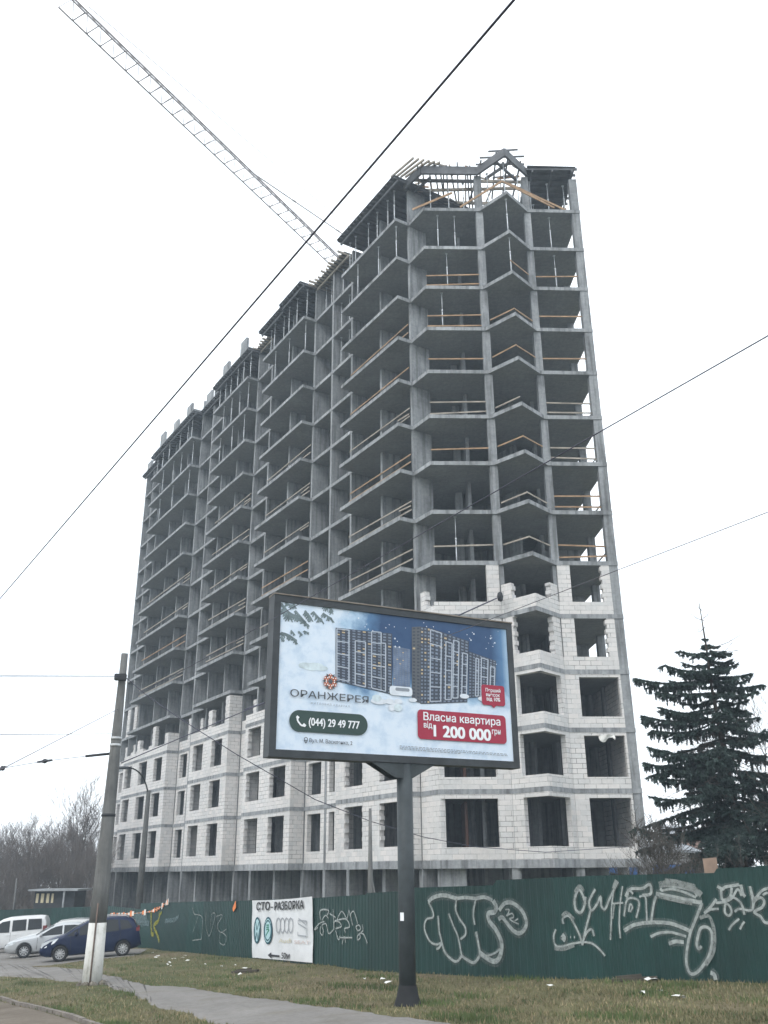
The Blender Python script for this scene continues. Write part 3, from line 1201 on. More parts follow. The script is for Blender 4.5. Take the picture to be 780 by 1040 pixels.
graffiti([(A((445, 130), (480, 150), (500, 135), (590, 120)), 3.2), (A((470, 150), (480, 220), (530, 200), (540, 140)), 3), (A((435, 240), (490, 235), (540, 210), (580, 150), (605, 195)), 2.6),
          (A((600, 120), (615, 180), (630, 200)), 3.6), (A((360, 310), (400, 270), (440, 215)), 3.0), (A((360, 310), (400, 285), (455, 280)), 2.4), (A((500, 240), (495, 300), (520, 325), (540, 300), (525, 260), (500, 240)), 2.6),
          (A((540, 200), (580, 220), (610, 260), (625, 320)), 2.6), (A((560, 300), (590, 280), (680, 280), (660, 130)), 2.4), (A((660, 130), (690, 210), (740, 160), (790, 140)), 2.8), (A((680, 280), (690, 230), (730, 205), (755, 230), (740, 270), (690, 300), (730, 330), (760, 370), (800, 370)), 3.0),
          (A((745, 190), (770, 175), (800, 180)), 2.4), (A((520, 420), (550, 380), (590, 345)), 2.2), (A((595, 415), (610, 385), (625, 365)), 2.2)], 'spray_white')
A = lambda *p: sc(310, 900, 9.75, p)
graffiti([(A((90, 430), (140, 370), (190, 350)), 1.3), (A((95, 435), (125, 410)), 1.2), (A((150, 330), (150, 240), (230, 240), (215, 290)), 1.6), (A((165, 335), (200, 290), (230, 320)), 1.2),
          (A((150, 400), (150, 460), (170, 485), (180, 440), (165, 390), (200, 370), (215, 400), (235, 470), (280, 430)), 1.4), (A((275, 230), (280, 330), (285, 430)), 1.3), (A((240, 270), (300, 310)), 1.2), (A((310, 345), (360, 250), (410, 320)), 1.3),
          (A((285, 430), (290, 350), (340, 360), (355, 400), (300, 420)), 1.4), (A((290, 345), (400, 325), (440, 400), (390, 420), (400, 460)), 1.4), (A((415, 330), (430, 250), (440, 260), (470, 390)), 1.3), (A((440, 290), (480, 250), (520, 370)), 1.3),
          (A((500, 400), (530, 385), (550, 420), (520, 440), (500, 400)), 1.3), (A((565, 380), (570, 440), (520, 490), (520, 530), (545, 510), (540, 470), (580, 480), (615, 565)), 1.4), (A((300, 440), (330, 530), (345, 490)), 1.2), (A((345, 510), (465, 510)), 1.4), (A((365, 575), (385, 500), (400, 560)), 1.2)], 'spray_white')
A = lambda *p: sc(80, 880, 4.333, p)
graffiti([(A((500, 180), (510, 210), (535, 215), (545, 240), (540, 320)), 1.2), (A((500, 325), (540, 320)), 1.3), (A((502, 290), (525, 220)), 1.0), (A((560, 200), (560, 260), (575, 305), (600, 215), (585, 210), (580, 260)), 1.2),
          (A((605, 220), (632, 215), (610, 260), (625, 290), (650, 275)), 1.2), (A((625, 290), (618, 330), (640, 345), (650, 310), (630, 290)), 1.2)], 'spray_thin')
graffiti([(A((318, 200), (320, 290), (330, 300)), 5), (A((355, 200), (350, 240), (330, 260), (345, 300), (355, 330)), 4.5), (A((365, 200), (355, 215)), 3)], 'spray_yellow')
graffiti([(A((235, 230), (300, 225)), 10), (A((380, 240), (420, 235), (440, 220)), 5), (A((260, 250), (310, 250)), 6)], 'spray_grey')

# orange and white tape sagging along the fence top behind the dark blue car
plain('tape_orange', (.75, .22, .06), .6, var=.1)
plain('tape_white', (.75, .72, .66), .6, var=.1)
q = MB()
TP = [(112, 929), (120, 929.5), (128, 928.5), (138, 927.5), (148, 926.5), (155, 925), (161, 922.5), (166, 919), (171, 915.5)]
tp = smooth_px(TP, 5)
for i in range(len(tp) - 1):
    thin_ = R.random() < .35
    p, q_ = fence_hit(*tp[i], .06)[0], fence_hit(*tp[i + 1], .06)[0]
    h = .012 if thin_ else R.uniform(.04, .15)
    z_ = Vector((0, 0, h))
    q.hexa([p - z_, q_ - z_, q_ - z_ + Vector((0.004, .008, 0)), p - z_ + Vector((.004, .008, 0))], [p + z_, q_ + z_, q_ + z_ + Vector((0.004, .008, 0)), p + z_ + Vector((.004, .008, 0))], i % 2)
tag(q.build('barrier_tape', ['tape_orange', 'tape_white']), 'orange and white barrier tape sagging along the green fence behind the dark blue car', 'tape')
q = MB()
A = lambda *p: sc(80, 880, 4.333, p)
ps = [fence_hit(x, y, .05)[0] for x, y in A((690, 150), (692, 180), (680, 200), (676, 185))]
th_ = Vector((.003, .006, 0))
q.hexa(ps, [p + th_ for p in ps])
tag(q.build('cloth_scrap', 'tape_orange'), 'small orange cloth scrap caught on top of the green fence left of the white banner', 'cloth')

# ------------------------------------------------------------------ flat lettering
def text_mesh(body, bold=0.0, spacing=1.0):
    cu = bpy.data.curves.new('t', 'FONT')
    cu.body = body
    cu.size = 1.0
    cu.space_character = spacing
    o = bpy.data.objects.new('t', cu)
    COL.objects.link(o)
    dg = bpy.context.evaluated_depsgraph_get()
    me = bpy.data.meshes.new_from_object(o.evaluated_get(dg))
    vs = [tuple(v.co) for v in me.vertices]
    fs = [list(p.vertices) for p in me.polygons]
    bpy.data.objects.remove(o)
    bpy.data.meshes.remove(me)
    return vs, fs


class Board:
    """flat board: origin (lower-left), right axis, up axis, normal towards the viewer"""
    def __init__(s, o, r, u, n_):
        s.o, s.r, s.u, s.n = o, r, u, n_

    def st(s, x, y, off=0.0):
        p = on_plane(x, y, s.o + s.n * off, s.n) - s.o
        return p.dot(s.r), p.dot(s.u)

    def at(s, a, c, off):
        return s.o + s.r * a + s.u * c + s.n * off

    def poly(s, mb, pts, off, m=0):
        mb.face([s.at(a, c, off) for a, c in pts], m)

    def px(s, mb, pts, off, m=0):
        s.poly(mb, [s.st(x, y) for x, y in pts], off, m)

    def text(s, mb, body, x0, y0, x1, y1, hpx, off, m=0, bold=0.0, skew=True, spacing=1.0, capref='Н'):
        vs, fs = text_mesh(body, bold, spacing)
        xs_ = [v[0] for v in vs]
        w0, w1 = min(xs_), max(xs_)
        rv, _ = text_mesh(capref, bold)
        cap = max(v[1] for v in rv)
        a0, c0 = s.st(x0, y0)
        a1, c1 = s.st(x1, y1)
        _, ch = s.st(x0, y0 - hpx)
        k_h = (ch - c0) / cap
        sh = [(0, 0)] if bold <= 0 else [(bx_ * bold, by_ * bold * .6) for bx_ in (-1, 0, 1) for by_ in (-1, 1)]
        for ic, (bx_, by_) in enumerate(sh):
            i = len(mb.v)
            for v in vs:
                f = (v[0] + bx_ - w0) / (w1 - w0)
                mb.v.append(tuple(s.at(a0 + (a1 - a0) * f, c0 + (c1 - c0) * f + (v[1] + by_) * k_h, off + ic * .0004)))
            for f in fs:
                mb.f.append([i + k_ for k_ in f])
                mb.mi.append(m)
                mb.sm.append(False)

    def rrect(s, mb, a0, c0, a1, c1, r, off, m=0, n=6):
        pts = []
        for (cx, cy, t0) in ((a1 - r, c1 - r, 0), (a0 + r, c1 - r, 90), (a0 + r, c0 + r, 180), (a1 - r, c0 + r, 270)):
            for k_ in range(n + 1):
                t = radians(t0 + 90 * k_ / n)
                pts.append((cx + r * cos(t), cy + r * sin(t)))
        s.poly(mb, pts, off, m)

    def line(s, mb, pts, w_, off, m=0):
        """strip through (a,c) points, width in metres"""
        for i, ((a, c), (a2, c2)) in enumerate(zip(pts, pts[1:])):
            d = Vector((a2 - a, c2 - c))
            if d.length < 1e-6:
                continue
            d.normalize()
            nx_, ny_ = -d.y * w_ / 2, d.x * w_ / 2
            s.poly(mb, [(a + nx_, c + ny_), (a - nx_, c - ny_), (a2 - nx_, c2 - ny_), (a2 + nx_, c2 + ny_)], off + (i % 2) * .0003, m)

    def ring(s, mb, a, c, ra, rc, w_, off, m=0, n=28, t0=0, t1=360):
        for k_ in range(n):
            ta, tb = radians(t0 + (t1 - t0) * k_ / n), radians(t0 + (t1 - t0) * (k_ + 1) / n)
            s.poly(mb, [(a + (ra - w_) * cos(ta), c + (rc - w_) * sin(ta)), (a + ra * cos(ta), c + rc * sin(ta)), (a + ra * cos(tb), c + rc * sin(tb)), (a + (ra - w_) * cos(tb), c + (rc - w_) * sin(tb))], off, m)

    def disc(s, mb, a, c, ra, rc, off, m=0, n=24):
        s.poly(mb, [(a + ra * cos(2 * pi * k_ / n), c + rc * sin(2 * pi * k_ / n)) for k_ in range(n)], off, m)


# ------------------------------------------------------------------ banner on the fence
def printed(name, c, rough=.6, var=.06):
    return plain(name, c, rough, 0, .3, var, 6.0)


b = NB('banner_vinyl', .5, 0, .3)
v = b.coord()
n1 = b.noise(v, 1.4, 4, .6)
b.color(b.ramp(n1, [(.3, (.62, .64, .66)), (.7, (.74, .75, .77))]))
b.bump(b.noise(v, 2.2, 3, .5), .5, .06)
printed('ink_black', (.03, .03, .035))
printed('ink_teal', (.02, .09, .12))
printed('ink_pale_teal', (.42, .62, .66))
printed('ink_green', (.03, .20, .14))
printed('ink_faint', (.33, .35, .38))
printed('ink_faint_red', (.60, .50, .47))
printed('ink_faint_ochre', (.62, .58, .44))
p0f, df, nf = fence_plane(2)
BL = on_plane(257, 975.5, p0f + nf * .05, nf)
BD = Board(BL, -df, Vector((0, 0, 1)), nf)
ban = thing('banner', tuple(BL), 'white vinyl banner for a car service hanging on the green fence', 'banner')
q = MB()
cor = [BD.st(x, y) for x, y in ((256.3, 972.5), (317.6, 977.8), (317.4, 910.5), (255.8, 914.5))]
NBX, NBY = 14, 10
grid = []
for j in range(NBY + 1):
    for i in range(NBX + 1):
        u_, v_ = i / NBX, j / NBY
        a = (1 - u_) * (1 - v_) * cor[0][0] + u_ * (1 - v_) * cor[1][0] + u_ * v_ * cor[2][0] + (1 - u_) * v_ * cor[3][0]
        c = (1 - u_) * (1 - v_) * cor[0][1] + u_ * (1 - v_) * cor[1][1] + u_ * v_ * cor[2][1] + (1 - u_) * v_ * cor[3][1]
        c -= .03 * sin(pi * u_) * v_
        q.v.append(tuple(BD.at(a, c, .012 * sin(u_ * 9 + v_ * 5) + .008 * sin(v_ * 13))))
for j in range(NBY):
    for i in range(NBX):
        k_ = j * (NBX + 1) + i
        q.f.append([k_, k_ + 1, k_ + NBX + 2, k_ + NBX + 1])
        q.mi.append(0)
        q.sm.append(True)
q.build('banner_sheet', 'banner_vinyl', ban)
A = lambda x, y: (250 + x / 9.75, 900 + y / 9.75)
q = MB()
OB = .035
BD.text(q, 'СТО', *A(110, 240), *A(240, 234), 8.0, OB, 0, bold=.03)
BD.text(q, '-', *A(252, 226), *A(272, 226), 6.0, OB, 0, bold=.03)
BD.text(q, 'РАЗБОРКА', *A(288, 236), *A(577, 222), 8.0, OB, 0, bold=.03)
BD.text(q, '50м', *A(358, 716), *A(438, 720), 6.4, OB, 0, bold=.02)
BD.px(q, [A(222, 682), A(258, 655), A(258, 676), A(340, 684), A(340, 702), A(258, 696), A(258, 715)], OB, 0)
q.build('lettering', 'ink_black', ban)


def ell(x0, y0, x1, y1):
    a0, c0 = BD.st(*A(x0, y1))
    a1, c1 = BD.st(*A(x1, y0))
    return (a0 + a1) / 2, (c0 + c1) / 2, abs(a1 - a0) / 2, abs(c1 - c0) / 2


q = MB()
a, c, ra, rc = ell(78, 308, 155, 562)
BD.disc(q, a, c, ra * .93, rc * .93, OB - .006, 1)
BD.ring(q, a, c, ra, rc, ra * .2, OB, 0)
BD.line(q, [(a - ra * .55, c + rc * .62), (a - .05 * ra, c - rc * .0), (a + ra * .5, c + rc * .62)], .05, OB, 0)
BD.line(q, [(a - ra * .78, c + rc * .2), (a - ra * .35, c - rc * .75), (a, c - rc * .15), (a + ra * .35, c - rc * .75), (a + ra * .78, c + rc * .2)], .05, OB + .001, 0)
q.build('emblem', ['ink_teal', 'ink_pale_teal'], ban)
q = MB()
a, c, ra, rc = ell(176, 308, 270, 568)
BD.disc(q, a, c, ra, rc, OB - .006, 2)
BD.disc(q, a, c, ra * .66, rc * .66, OB - .003, 1)
BD.line(q, [(a - ra * .4, c - rc * .4), (a + ra * .1, c - rc * .05), (a + ra * .35, c + rc * .05)], .06, OB, 0)
for k_ in range(3):
    BD.line(q, [(a - ra * .35, c + rc * (.05 + .16 * k_)), (a + ra * .25, c + rc * (.12 + .14 * k_))], .05, OB + .001, 0)
BD.ring(q, a, c, ra * .86, rc * .86, ra * .09, OB + .001, 1, 20, 40, 140)
BD.ring(q, a, c, ra * .86, rc * .86, ra * .09, OB + .001, 1, 20, 220, 320)
q.build('emblem', ['ink_green', 'ink_pale_teal', 'ink_teal'], ban)
q = MB()
for k_ in range(4):
    a, c, ra, rc = ell(300 + k_ * 41, 312, 352 + k_ * 41, 462)
    BD.ring(q, a, c, ra, rc, ra * .2, OB + k_ * .0006, 0 if k_ in (1, 2) else 0)
q.build('emblem', 'ink_faint', ban)
q = MB()
a0, c0 = BD.st(*A(520, 485))
a1, c1 = BD.st(*A(608, 345))
BD.line(q, [(a0, c0 + .1), (a0, c0), (a1, c0), (a1, (c0 + c1) / 2), (a0, (c0 + c1) / 2 + .12), (a0, c1), (a1, c1), (a1, c1 - .1)], .035, OB, 0)
BD.line(q, [(a0 + .04, (c0 + c1) / 2 + .28), (a1 - .04, (c0 + c1) / 2 + .1)], .03, OB + .001, 0)
q.build('emblem', 'ink_faint', ban)
q = MB()
BD.text(q, 'Audi', *A(330, 560), *A(455, 560), 4.6, OB, 0)
q.build('lettering', 'ink_faint_ochre', ban)
q = MB()
BD.text(q, 'SEAT', *A(485, 570), *A(640, 575), 3.6, OB, 0)
q.build('lettering', 'ink_faint_red', ban)

# ------------------------------------------------------------------ billboard
plain('billboard_steel', (.048, .054, .06), .55, .2)
plain('billboard_top', (.20, .175, .15), .7, 0)
plain('collar_black', (.022, .023, .025), .85)
plain('pole_paint', (.05, .06, .066), .55, .1)
b = NB('poster_print', .45, 0, .35)
uv = b.coord('UV')
sep = b.n('ShaderNodeSeparateXYZ')
b.l(uv, sep.inputs[0])
nz = b.noise(uv, 1.15, 6, .6)
nz2 = b.noise(uv, 3.2, 5, .6)


def mth(op, a, c, b=b):
    nd = b.n('ShaderNodeMath')
    nd.operation = op
    for i, v_ in enumerate((a, c)):
        if hasattr(v_, 'links'):
            b.l(v_, nd.inputs[i])
        else:
            nd.inputs[i].default_value = v_
    return nd.outputs[0]


# printed picture: night sky top right, snow mist lower left (u 0..5.6, v 0..3 metres)
f1 = mth('MULTIPLY', mth('SUBTRACT', sep.outputs[0], 1.45), 1.25)
f2 = mth('MULTIPLY', mth('SUBTRACT', sep.outputs[1], 1.15), 1.3)
f = mth('MINIMUM', f1, f2)
f = mth('ADD', f, mth('MULTIPLY', mth('SUBTRACT', nz, .5), 1.7))
f3 = mth('MULTIPLY', mth('SUBTRACT', 5.75, sep.outputs[0]), 1.6)
f = mth('MINIMUM', f, f3)
skyc = b.ramp(f, [(.0, (.68, .76, .86)), (.22, (.42, .57, .72)), (.5, (.10, .21, .37)), (.95, (.03, .075, .17))])
mist = b.ramp(nz2, [(.36, (.58, .70, .82)), (.52, (.90, .94, .98)), (.66, (.99, .99, 1.0))])
col = b.mix(.55, skyc, mist, 'MULTIPLY')
b.color(col)
printed('ink_white', (.82, .84, .88), .45, .02)
printed('ink_slate', (.105, .115, .13), .45)
printed('ink_dark_green', (.035, .065, .06), .45, .03)
printed('ink_crimson', (.34, .028, .06), .45, .03)
printed('ink_grey_text', (.075, .085, .10), .45)
printed('ink_mid_grey', (.25, .28, .32), .45)
printed('ink_night', (.055, .068, .095), .45, .2)
printed('ink_blue_tower', (.13, .18, .28), .45, .2)
printed('ink_frame', (.42, .47, .55), .45, .05)
printed('ink_window', (.17, .21, .28), .45, .3)
printed('ink_lit', (.50, .40, .26), .45)
printed('ink_copper', (.42, .13, .07), .45)
printed('ink_fir', (.16, .21, .23), .45, .3)
printed('ink_snow', (.66, .71, .78), .45, .1)
printed('ink_leaf', (.56, .65, .70), .45, .2)

TLp = ray(284.4, 609.7)
BW_Y0, BW_Y1 = 18.15, 20.75
pa = on_Y(276, 684, BW_Y0)
pb = on_Y(524, 708, BW_Y1)
br_ = Vector((pb.x - pa.x, pb.y - pa.y, 0)).normalized()
bn = Vector((br_.y, -br_.x, 0))
bo = Vector((pa.x, pa.y, 0))
zb_ = (on_plane(272, 767, bo, bn).z + on_plane(527, 781.5, bo, bn).z) / 2
zt_ = (on_plane(276, 602.5, bo, bn).z + on_plane(521, 634, bo, bn).z) / 2
BW = (pb - pa).dot(br_)
BB = Board(Vector((pa.x, pa.y, zb_)), br_, Vector((0, 0, 1)), bn)
BH = zt_ - zb_
POLE = on_ground(412, 1022)
bcen = (on_plane(411, 800, bo - bn * .17, bn))
pbase = Vector((bcen.x, bcen.y, gz(bcen.x, bcen.y)))
bill = thing('billboard', tuple(pbase), 'large billboard advertising new flats on a thick dark steel pole', 'billboard')


def bbox_(mb, a0, a1, c0, c1, n0, n1, m=0):
    B_ = BB
    mb.hexa([B_.at(a0, c0, n1), B_.at(a1, c0, n1), B_.at(a1, c0, n0), B_.at(a0, c0, n0)], [B_.at(a0, c1, n1), B_.at(a1, c1, n1), B_.at(a1, c1, n0), B_.at(a0, c1, n0)], m)


FWD = .145
q = MB()
bbox_(q, FWD, BW - FWD, FWD, BH - FWD, -.30, -.035)
q.build('case', 'billboard_steel', bill)
fr = bpy.data.objects.new('frame', None)
q = MB()
bbox_(q, 0, BW, 0, FWD, -.34, 0)
bbox_(q, 0, FWD, FWD + .002, BH - FWD - .002, -.34, 0)
bbox_(q, BW - FWD, BW, FWD + .002, BH - FWD - .002, -.34, 0)
bbox_(q, 0, BW, BH - FWD, BH, -.34, 0)
bpy.data.objects.remove(fr)
q.build('frame', 'billboard_steel', bill)
q = MB()
bbox_(q, -.01, BW + .01, BH + .002, BH + .03, -.36, .02)
q.build('top_cap', 'billboard_top', bill)
q = MB()
q.tube([(bcen.x, bcen.y, pbase.z - .1), (bcen.x, bcen.y, zb_ + .02)], .165, 20)
q.build('pole', 'pole_paint', bill)
q = MB()
q.lathe([(.168, .36), (.185, .30), (.215, .16), (.262, .03), (.27, -.12)], 14, 0, 'Z', (bcen.x, bcen.y, pbase.z))
q.build('base_collar', 'collar_black', bill)
# V bracket under the board
sc_, _ = BB.st(411, 790)
q = MB()
for n0, n1 in ((-.05, -.03), (-.31, -.29)):
    A_ = [BB.at(sc_ - .75, -.004, n1), BB.at(sc_ - .2, -.30, n1), BB.at(sc_ + .2, -.30, n1), BB.at(sc_ + .75, -.004, n1)]
    B_ = [BB.at(sc_ - .75, -.004, n0), BB.at(sc_ - .2, -.30, n0), BB.at(sc_ + .2, -.30, n0), BB.at(sc_ + .75, -.004, n0)]
    q.hexa(B_, A_)
q.build('bracket', 'pole_paint', bill)
q = MB()
for a in (sc_ - .7, sc_ + .7):
    bbox_(q, a - .05, a + .05, .2, BH - .1, -.44, -.345)
q.build('back_rib', 'billboard_steel', bill)
st_ = MB()
p = on_plane(405, 931, Vector((bcen.x, bcen.y, 0)), Vector((0, 1, 0)))
u_ = [Vector((bcen.x - .168 * sin(t), bcen.y - .168 * cos(t), 0)) for t in (radians(20), radians(35), radians(50))]
for a_, c_ in zip(u_, u_[1:]):
    st_.face([(a_.x, a_.y, p.z - .07), (c_.x, c_.y, p.z - .07), (c_.x, c_.y, p.z + .08), (a_.x, a_.y, p.z + .08)])
st_.build('sticker', 'ink_white', bill)

# the poster sheet; its UV runs in metres from the lower left corner
q = MB()
PO = -.03
BB.poly(q, [(FWD, FWD), (BW - FWD, FWD), (BW - FWD, BH - FWD), (FWD, BH - FWD)], PO)
poster = q.build('poster', 'poster_print', bill)
kx, ky = 5.6 / (BW - 2 * FWD), 3.0 / (BH - 2 * FWD)
for li, (a, c) in zip(range(4), ((0, 0), (5.6, 0), (5.6, 3.0), (0, 3.0))):
    poster.data.uv_layers[0].data[li].uv = (a, c)


def pchild(mb, name, mats):
    return mb.build(name, mats, poster)


# sub-parts on the sheet are built in world space relative to the poster (which sits at the thing's base)
CR6 = lambda x, y: (330 + x / 3.9, 610 + y / 3.9)
BM = ['ink_night', 'ink_blue_tower', 'ink_frame', 'ink_window', 'ink_lit', 'ink_slate']


def facade(mb, quad, nx_, ny_, off, wall, frames=(), lit=.08, seed=1, win=3):
    rr = random.Random(seed)
    Q = [BB.st(*CR6(*p)) for p in quad]      # tl, tr, br, bl

    def P(u_, v_):
        a = [Q[0][i] * (1 - u_) * (1 - v_) + Q[1][i] * u_ * (1 - v_) + Q[2][i] * u_ * v_ + Q[3][i] * (1 - u_) * v_ for i in (0, 1)]
        return tuple(a)
    BB.poly(mb, [P(0, 1), P(1, 1), P(1, 0), P(0, 0)], off, wall)
    for i in range(nx_):
        for j in range(ny_):
            m = 4 if rr.random() < lit else win
            u0, u1 = (i + .2) / nx_, (i + .78) / nx_
            v0, v1 = (j + .25) / ny_, (j + .75) / ny_
            BB.poly(mb, [P(u0, v1), P(u1, v1), P(u1, v0), P(u0, v0)], off + .002, m)
    for (u0, u1, v0, v1, nn_) in frames:
        w_ = .028
        for (a, c) in ((u0, v0), (u1, v0)):
            BB.line(mb, [P(a, v0), P(a, v1)], w_, off + .004, 2)
        for k_ in range(nn_ + 1):
            v_ = v0 + (v1 - v0) * k_ / nn_
            BB.line(mb, [P(u0, v_), P(u1, v_)], w_ * .8, off + .0048, 2)


P0 = -.026
q = MB()
facade(q, [(272, 178), (340, 192), (340, 345), (272, 335)], 6, 20, P0, 1, [], .02, 5, 3)
facade(q, [(44, 106), (268, 130), (268, 372), (44, 318)], 11, 20, P0 + .004, 0, [(.02, .23, .02, .95, 4), (.34, .52, .2, .98, 4), (.63, .80, .0, .97, 5), (.80, .88, .18, .97, 4)], .06, 2, 3)
facade(q, [(346, 104), (380, 102), (380, 405), (346, 396)], 2, 22, P0 + .004, 5, [], .02, 3, 0)
facade(q, [(380, 102), (420, 108), (418, 408), (380, 408)], 3, 22, P0 + .004, 0, [], .2, 4, 3)
facade(q, [(420, 108), (572, 160), (566, 402), (418, 408)], 9, 20, P0 + .004, 0, [(.0, .28, .02, .97, 5), (.40, .56, .12, .95, 4), (.60, .74, .06, .93, 5), (.84, .97, .22, .93, 4)], .06, 6, 3)
facade(q, [(572, 200), (680, 238), (676, 378), (570, 385)], 8, 15, P0 + .004, 0, [(.26, .36, .1, .97, 3), (.46, .7, .05, .97, 4), (.8, .96, .2, .97, 3)], .0, 7, 3)
pchild(q, 'printed_tower', BM)
# snow ground, parked shapes and firs in the print
q = MB()
rr = random.Random(5)
for k_ in range(15):
    x, y = rr.uniform(200, 700), rr.uniform(375, 425)
    a, c = BB.st(*CR6(x, y))
    if y > 400 and x > 360:
        continue
    BB.disc(q, a, c, rr.uniform(.08, .2), rr.uniform(.04, .08), P0 + .011 + k_ * .0001, rr.choice((0, 0, 0, 1)), 11)
a, c = BB.st(*CR6(303, 362))
BB.rrect(q, a - .28, c - .08, a + .27, c + .12, .07, P0 + .018, 0)
BB.rrect(q, a - .14, c + .02, a + .2, c + .09, .03, P0 + .020, 2)
pchild(q, 'printed_snow', ['ink_snow', 'ink_leaf', 'ink_mid_grey'])
q = MB()
for k_ in range(60):
    x, y = rr.uniform(60, 690), rr.uniform(20, 180)
    a, c = BB.st(*CR6(x, y + (x - 60) * .12))
    if c > BH - FWD - .05 or a > BW - FWD - .05:
        continue
    r_ = rr.choice((.008, .012, .012, .02))
    BB.disc(q, a, c, r_, r_, P0 + .0022, 0, 7)
tag(pchild(q, 'printed_snowflakes', ['ink_snow']), kind='stuff')
q = MB()
CR5 = lambda x, y: (270 + x / 6.0, 600 + y / 6.0)
FIRS = {}
for (pts, w_) in ((((95, 75), (140, 130), (200, 165), (265, 215)), .10), (((100, 110), (130, 150), (155, 165)), .09), (((180, 120), (215, 160), (245, 195)), .09), (((240, 120), (265, 150), (280, 172)), .08),
                  (((290, 125), (320, 160), (345, 178)), .08), (((350, 135), (380, 155), (405, 170)), .07), (((360, 95), (395, 105), (410, 125)), .06), (((95, 255), (140, 270), (190, 305)), .09),
                  (((95, 280), (110, 295)), .09), (((155, 240), (175, 265)), .07), (((200, 245), (225, 270)), .07), (((235, 245), (265, 258)), .07), (((120, 70), (160, 90), (175, 80)), .07)):
    q = FIRS.setdefault(len(FIRS), MB())
    pts = [BB.st(*CR5(*p)) for p in smooth_px(pts, 3)]
    for i_, ((a, c), (a2, c2)) in enumerate(zip(pts, pts[1:])):
        for k_ in range(5):
            f_ = k_ / 5
            x, y = a + (a2 - a) * f_, c + (c2 - c) * f_
            BB.line(q, [(x, y), (x + rr.uniform(-.07, .07), y - rr.uniform(.02, .1))], w_ * .3, P0 + .002 + rr.uniform(0, .003), 0)
        BB.line(q, [(a, c), (a2, c2)], w_ * .55, P0 + .006, 0)
for q in FIRS.values():
    pchild(q, 'printed_fir_twig', 'ink_fir')
q = MB()
for k_ in range(4):
    a, c = BB.st(*CR5(250 + k_ * 28, 455 + 14 * (k_ % 2)))
    BB.disc(q, a, c, rr.uniform(.14, .2), rr.uniform(.05, .07), P0 + .0012 + k_ * .0001, 1, 10)
pchild(q, 'printed_mist', ['ink_fir', 'ink_leaf'])
# plates and words
q = MB()
a0, c0 = BB.st(424.6, 750.2)
a1, c1 = BB.st(513.4, 727)
BB.rrect(q, a0, c0, a1, c1, .09, P0 + .020)
pchild(q, 'price_plate', 'ink_crimson')
q = MB()
a0, c0 = BB.st(489.8, 715.5)
a1, c1 = BB.st(512.2, 697)
BB.rrect(q, a0, c0, a1, c1, .06, P0 + .020)
am = (a0 + a1) / 2
BB.poly(q, [(am - .07, c0 + .001), (am + .0, c0 - .06), (am + .07, c0 + .001)], P0 + .0204)
pchild(q, 'offer_plate', 'ink_crimson')
q = MB()
a0, c0 = BB.st(293.7, 741.3)
a1, c1 = BB.st(373.5, 727)
BB.rrect(q, a0, c0 - .02, a1, c1 + .02, (c1 - c0) / 2 + .018, P0 + .018, 0, 10)
pchild(q, 'phone_plate', 'ink_dark_green')
q = MB()
PT = P0 + .026
BB.text(q, '(044) 29 49 777', 313.7, 736.5, 365, 740.2, 7.6, PT, 0, bold=.022, capref='0')
BB.text(q, 'Власна квартира', 430.2, 731.2, 508.2, 737.0, 8.2, PT, 0, bold=.012, capref='В')
BB.text(q, 'від', 430.5, 738.8, 439, 739.4, 6.2, PT, 0, bold=.012, capref='і')
BB.text(q, '1 200 000', 441, 747.6, 498.4, 752.2, 11.2, PT, 0, bold=.035, capref='0')
BB.text(q, 'грн', 499.8, 745.4, 508.4, 746.0, 6.0, PT, 0, bold=.012, capref='Н')
BB.text(q, 'Перший', 493.3, 702.3, 508.2, 703.6, 3.6, PT, 0, bold=.01)
BB.text(q, 'внесок', 493.8, 706.9, 507.6, 708.0, 3.6, PT, 0, bold=.01)
BB.text(q, 'від 10%', 494.4, 711.4, 508.0, 712.6, 3.8, PT, 0, bold=.02)
a, c = BB.st(305.8, 732.6)
BB.line(q, [(a - .09, c + .09), (a - .07, c + .0), (a + .0, c - .075), (a + .09, c - .09)], .035, PT, 0)
BB.line(q, [(a - .10, c + .095), (a - .05, c + .06)], .05, PT + .001, 0)
BB.line(q, [(a + .045, c - .05), (a + .10, c - .09)], .05, PT + .001, 0)
pchild(q, 'lettering', 'ink_white')
q = MB()
BB.text(q, 'ОРАНЖЕРЕЯ', 294.8, 706.9, 374.3, 714.4, 7.3, PT, 0, bold=.004)
BB.text(q, 'ЖИТЛОВИЙ КВАРТАЛ', 315.3, 714.9, 355.2, 718.6, 2.0, PT, 1, bold=.0, spacing=1.3)
BB.text(q, 'Вул. М. Василенко, 2', 314.2, 753.6, 357.8, 756.6, 3.9, PT, 0, bold=.006)
a, c = BB.st(310.7, 751.6)
BB.ring(q, a, c + .02, .04, .04, .013, PT, 0, 14)
BB.line(q, [(a - .035, c), (a, c - .065), (a + .035, c)], .014, PT + .0012, 0)
for r_ in range(3):
    x0, y0 = 406, 757.4 + r_ * 1.5
    f_ = 0.0
    while f_ < (1.0, 1.0, .55)[r_]:
        w_ = rr.uniform(.01, .035)
        p1_ = BB.st(x0 + 109 * f_, y0 + 8.6 * f_)
        p2_ = BB.st(x0 + 109 * (f_ + w_), y0 + 8.6 * (f_ + w_))
        BB.line(q, [p1_, p2_], .014, PT, 1)
        f_ += w_ + .008
pchild(q, 'lettering', ['ink_grey_text', 'ink_mid_grey'])
q = MB()
a, c = BB.st(335.6, 692)
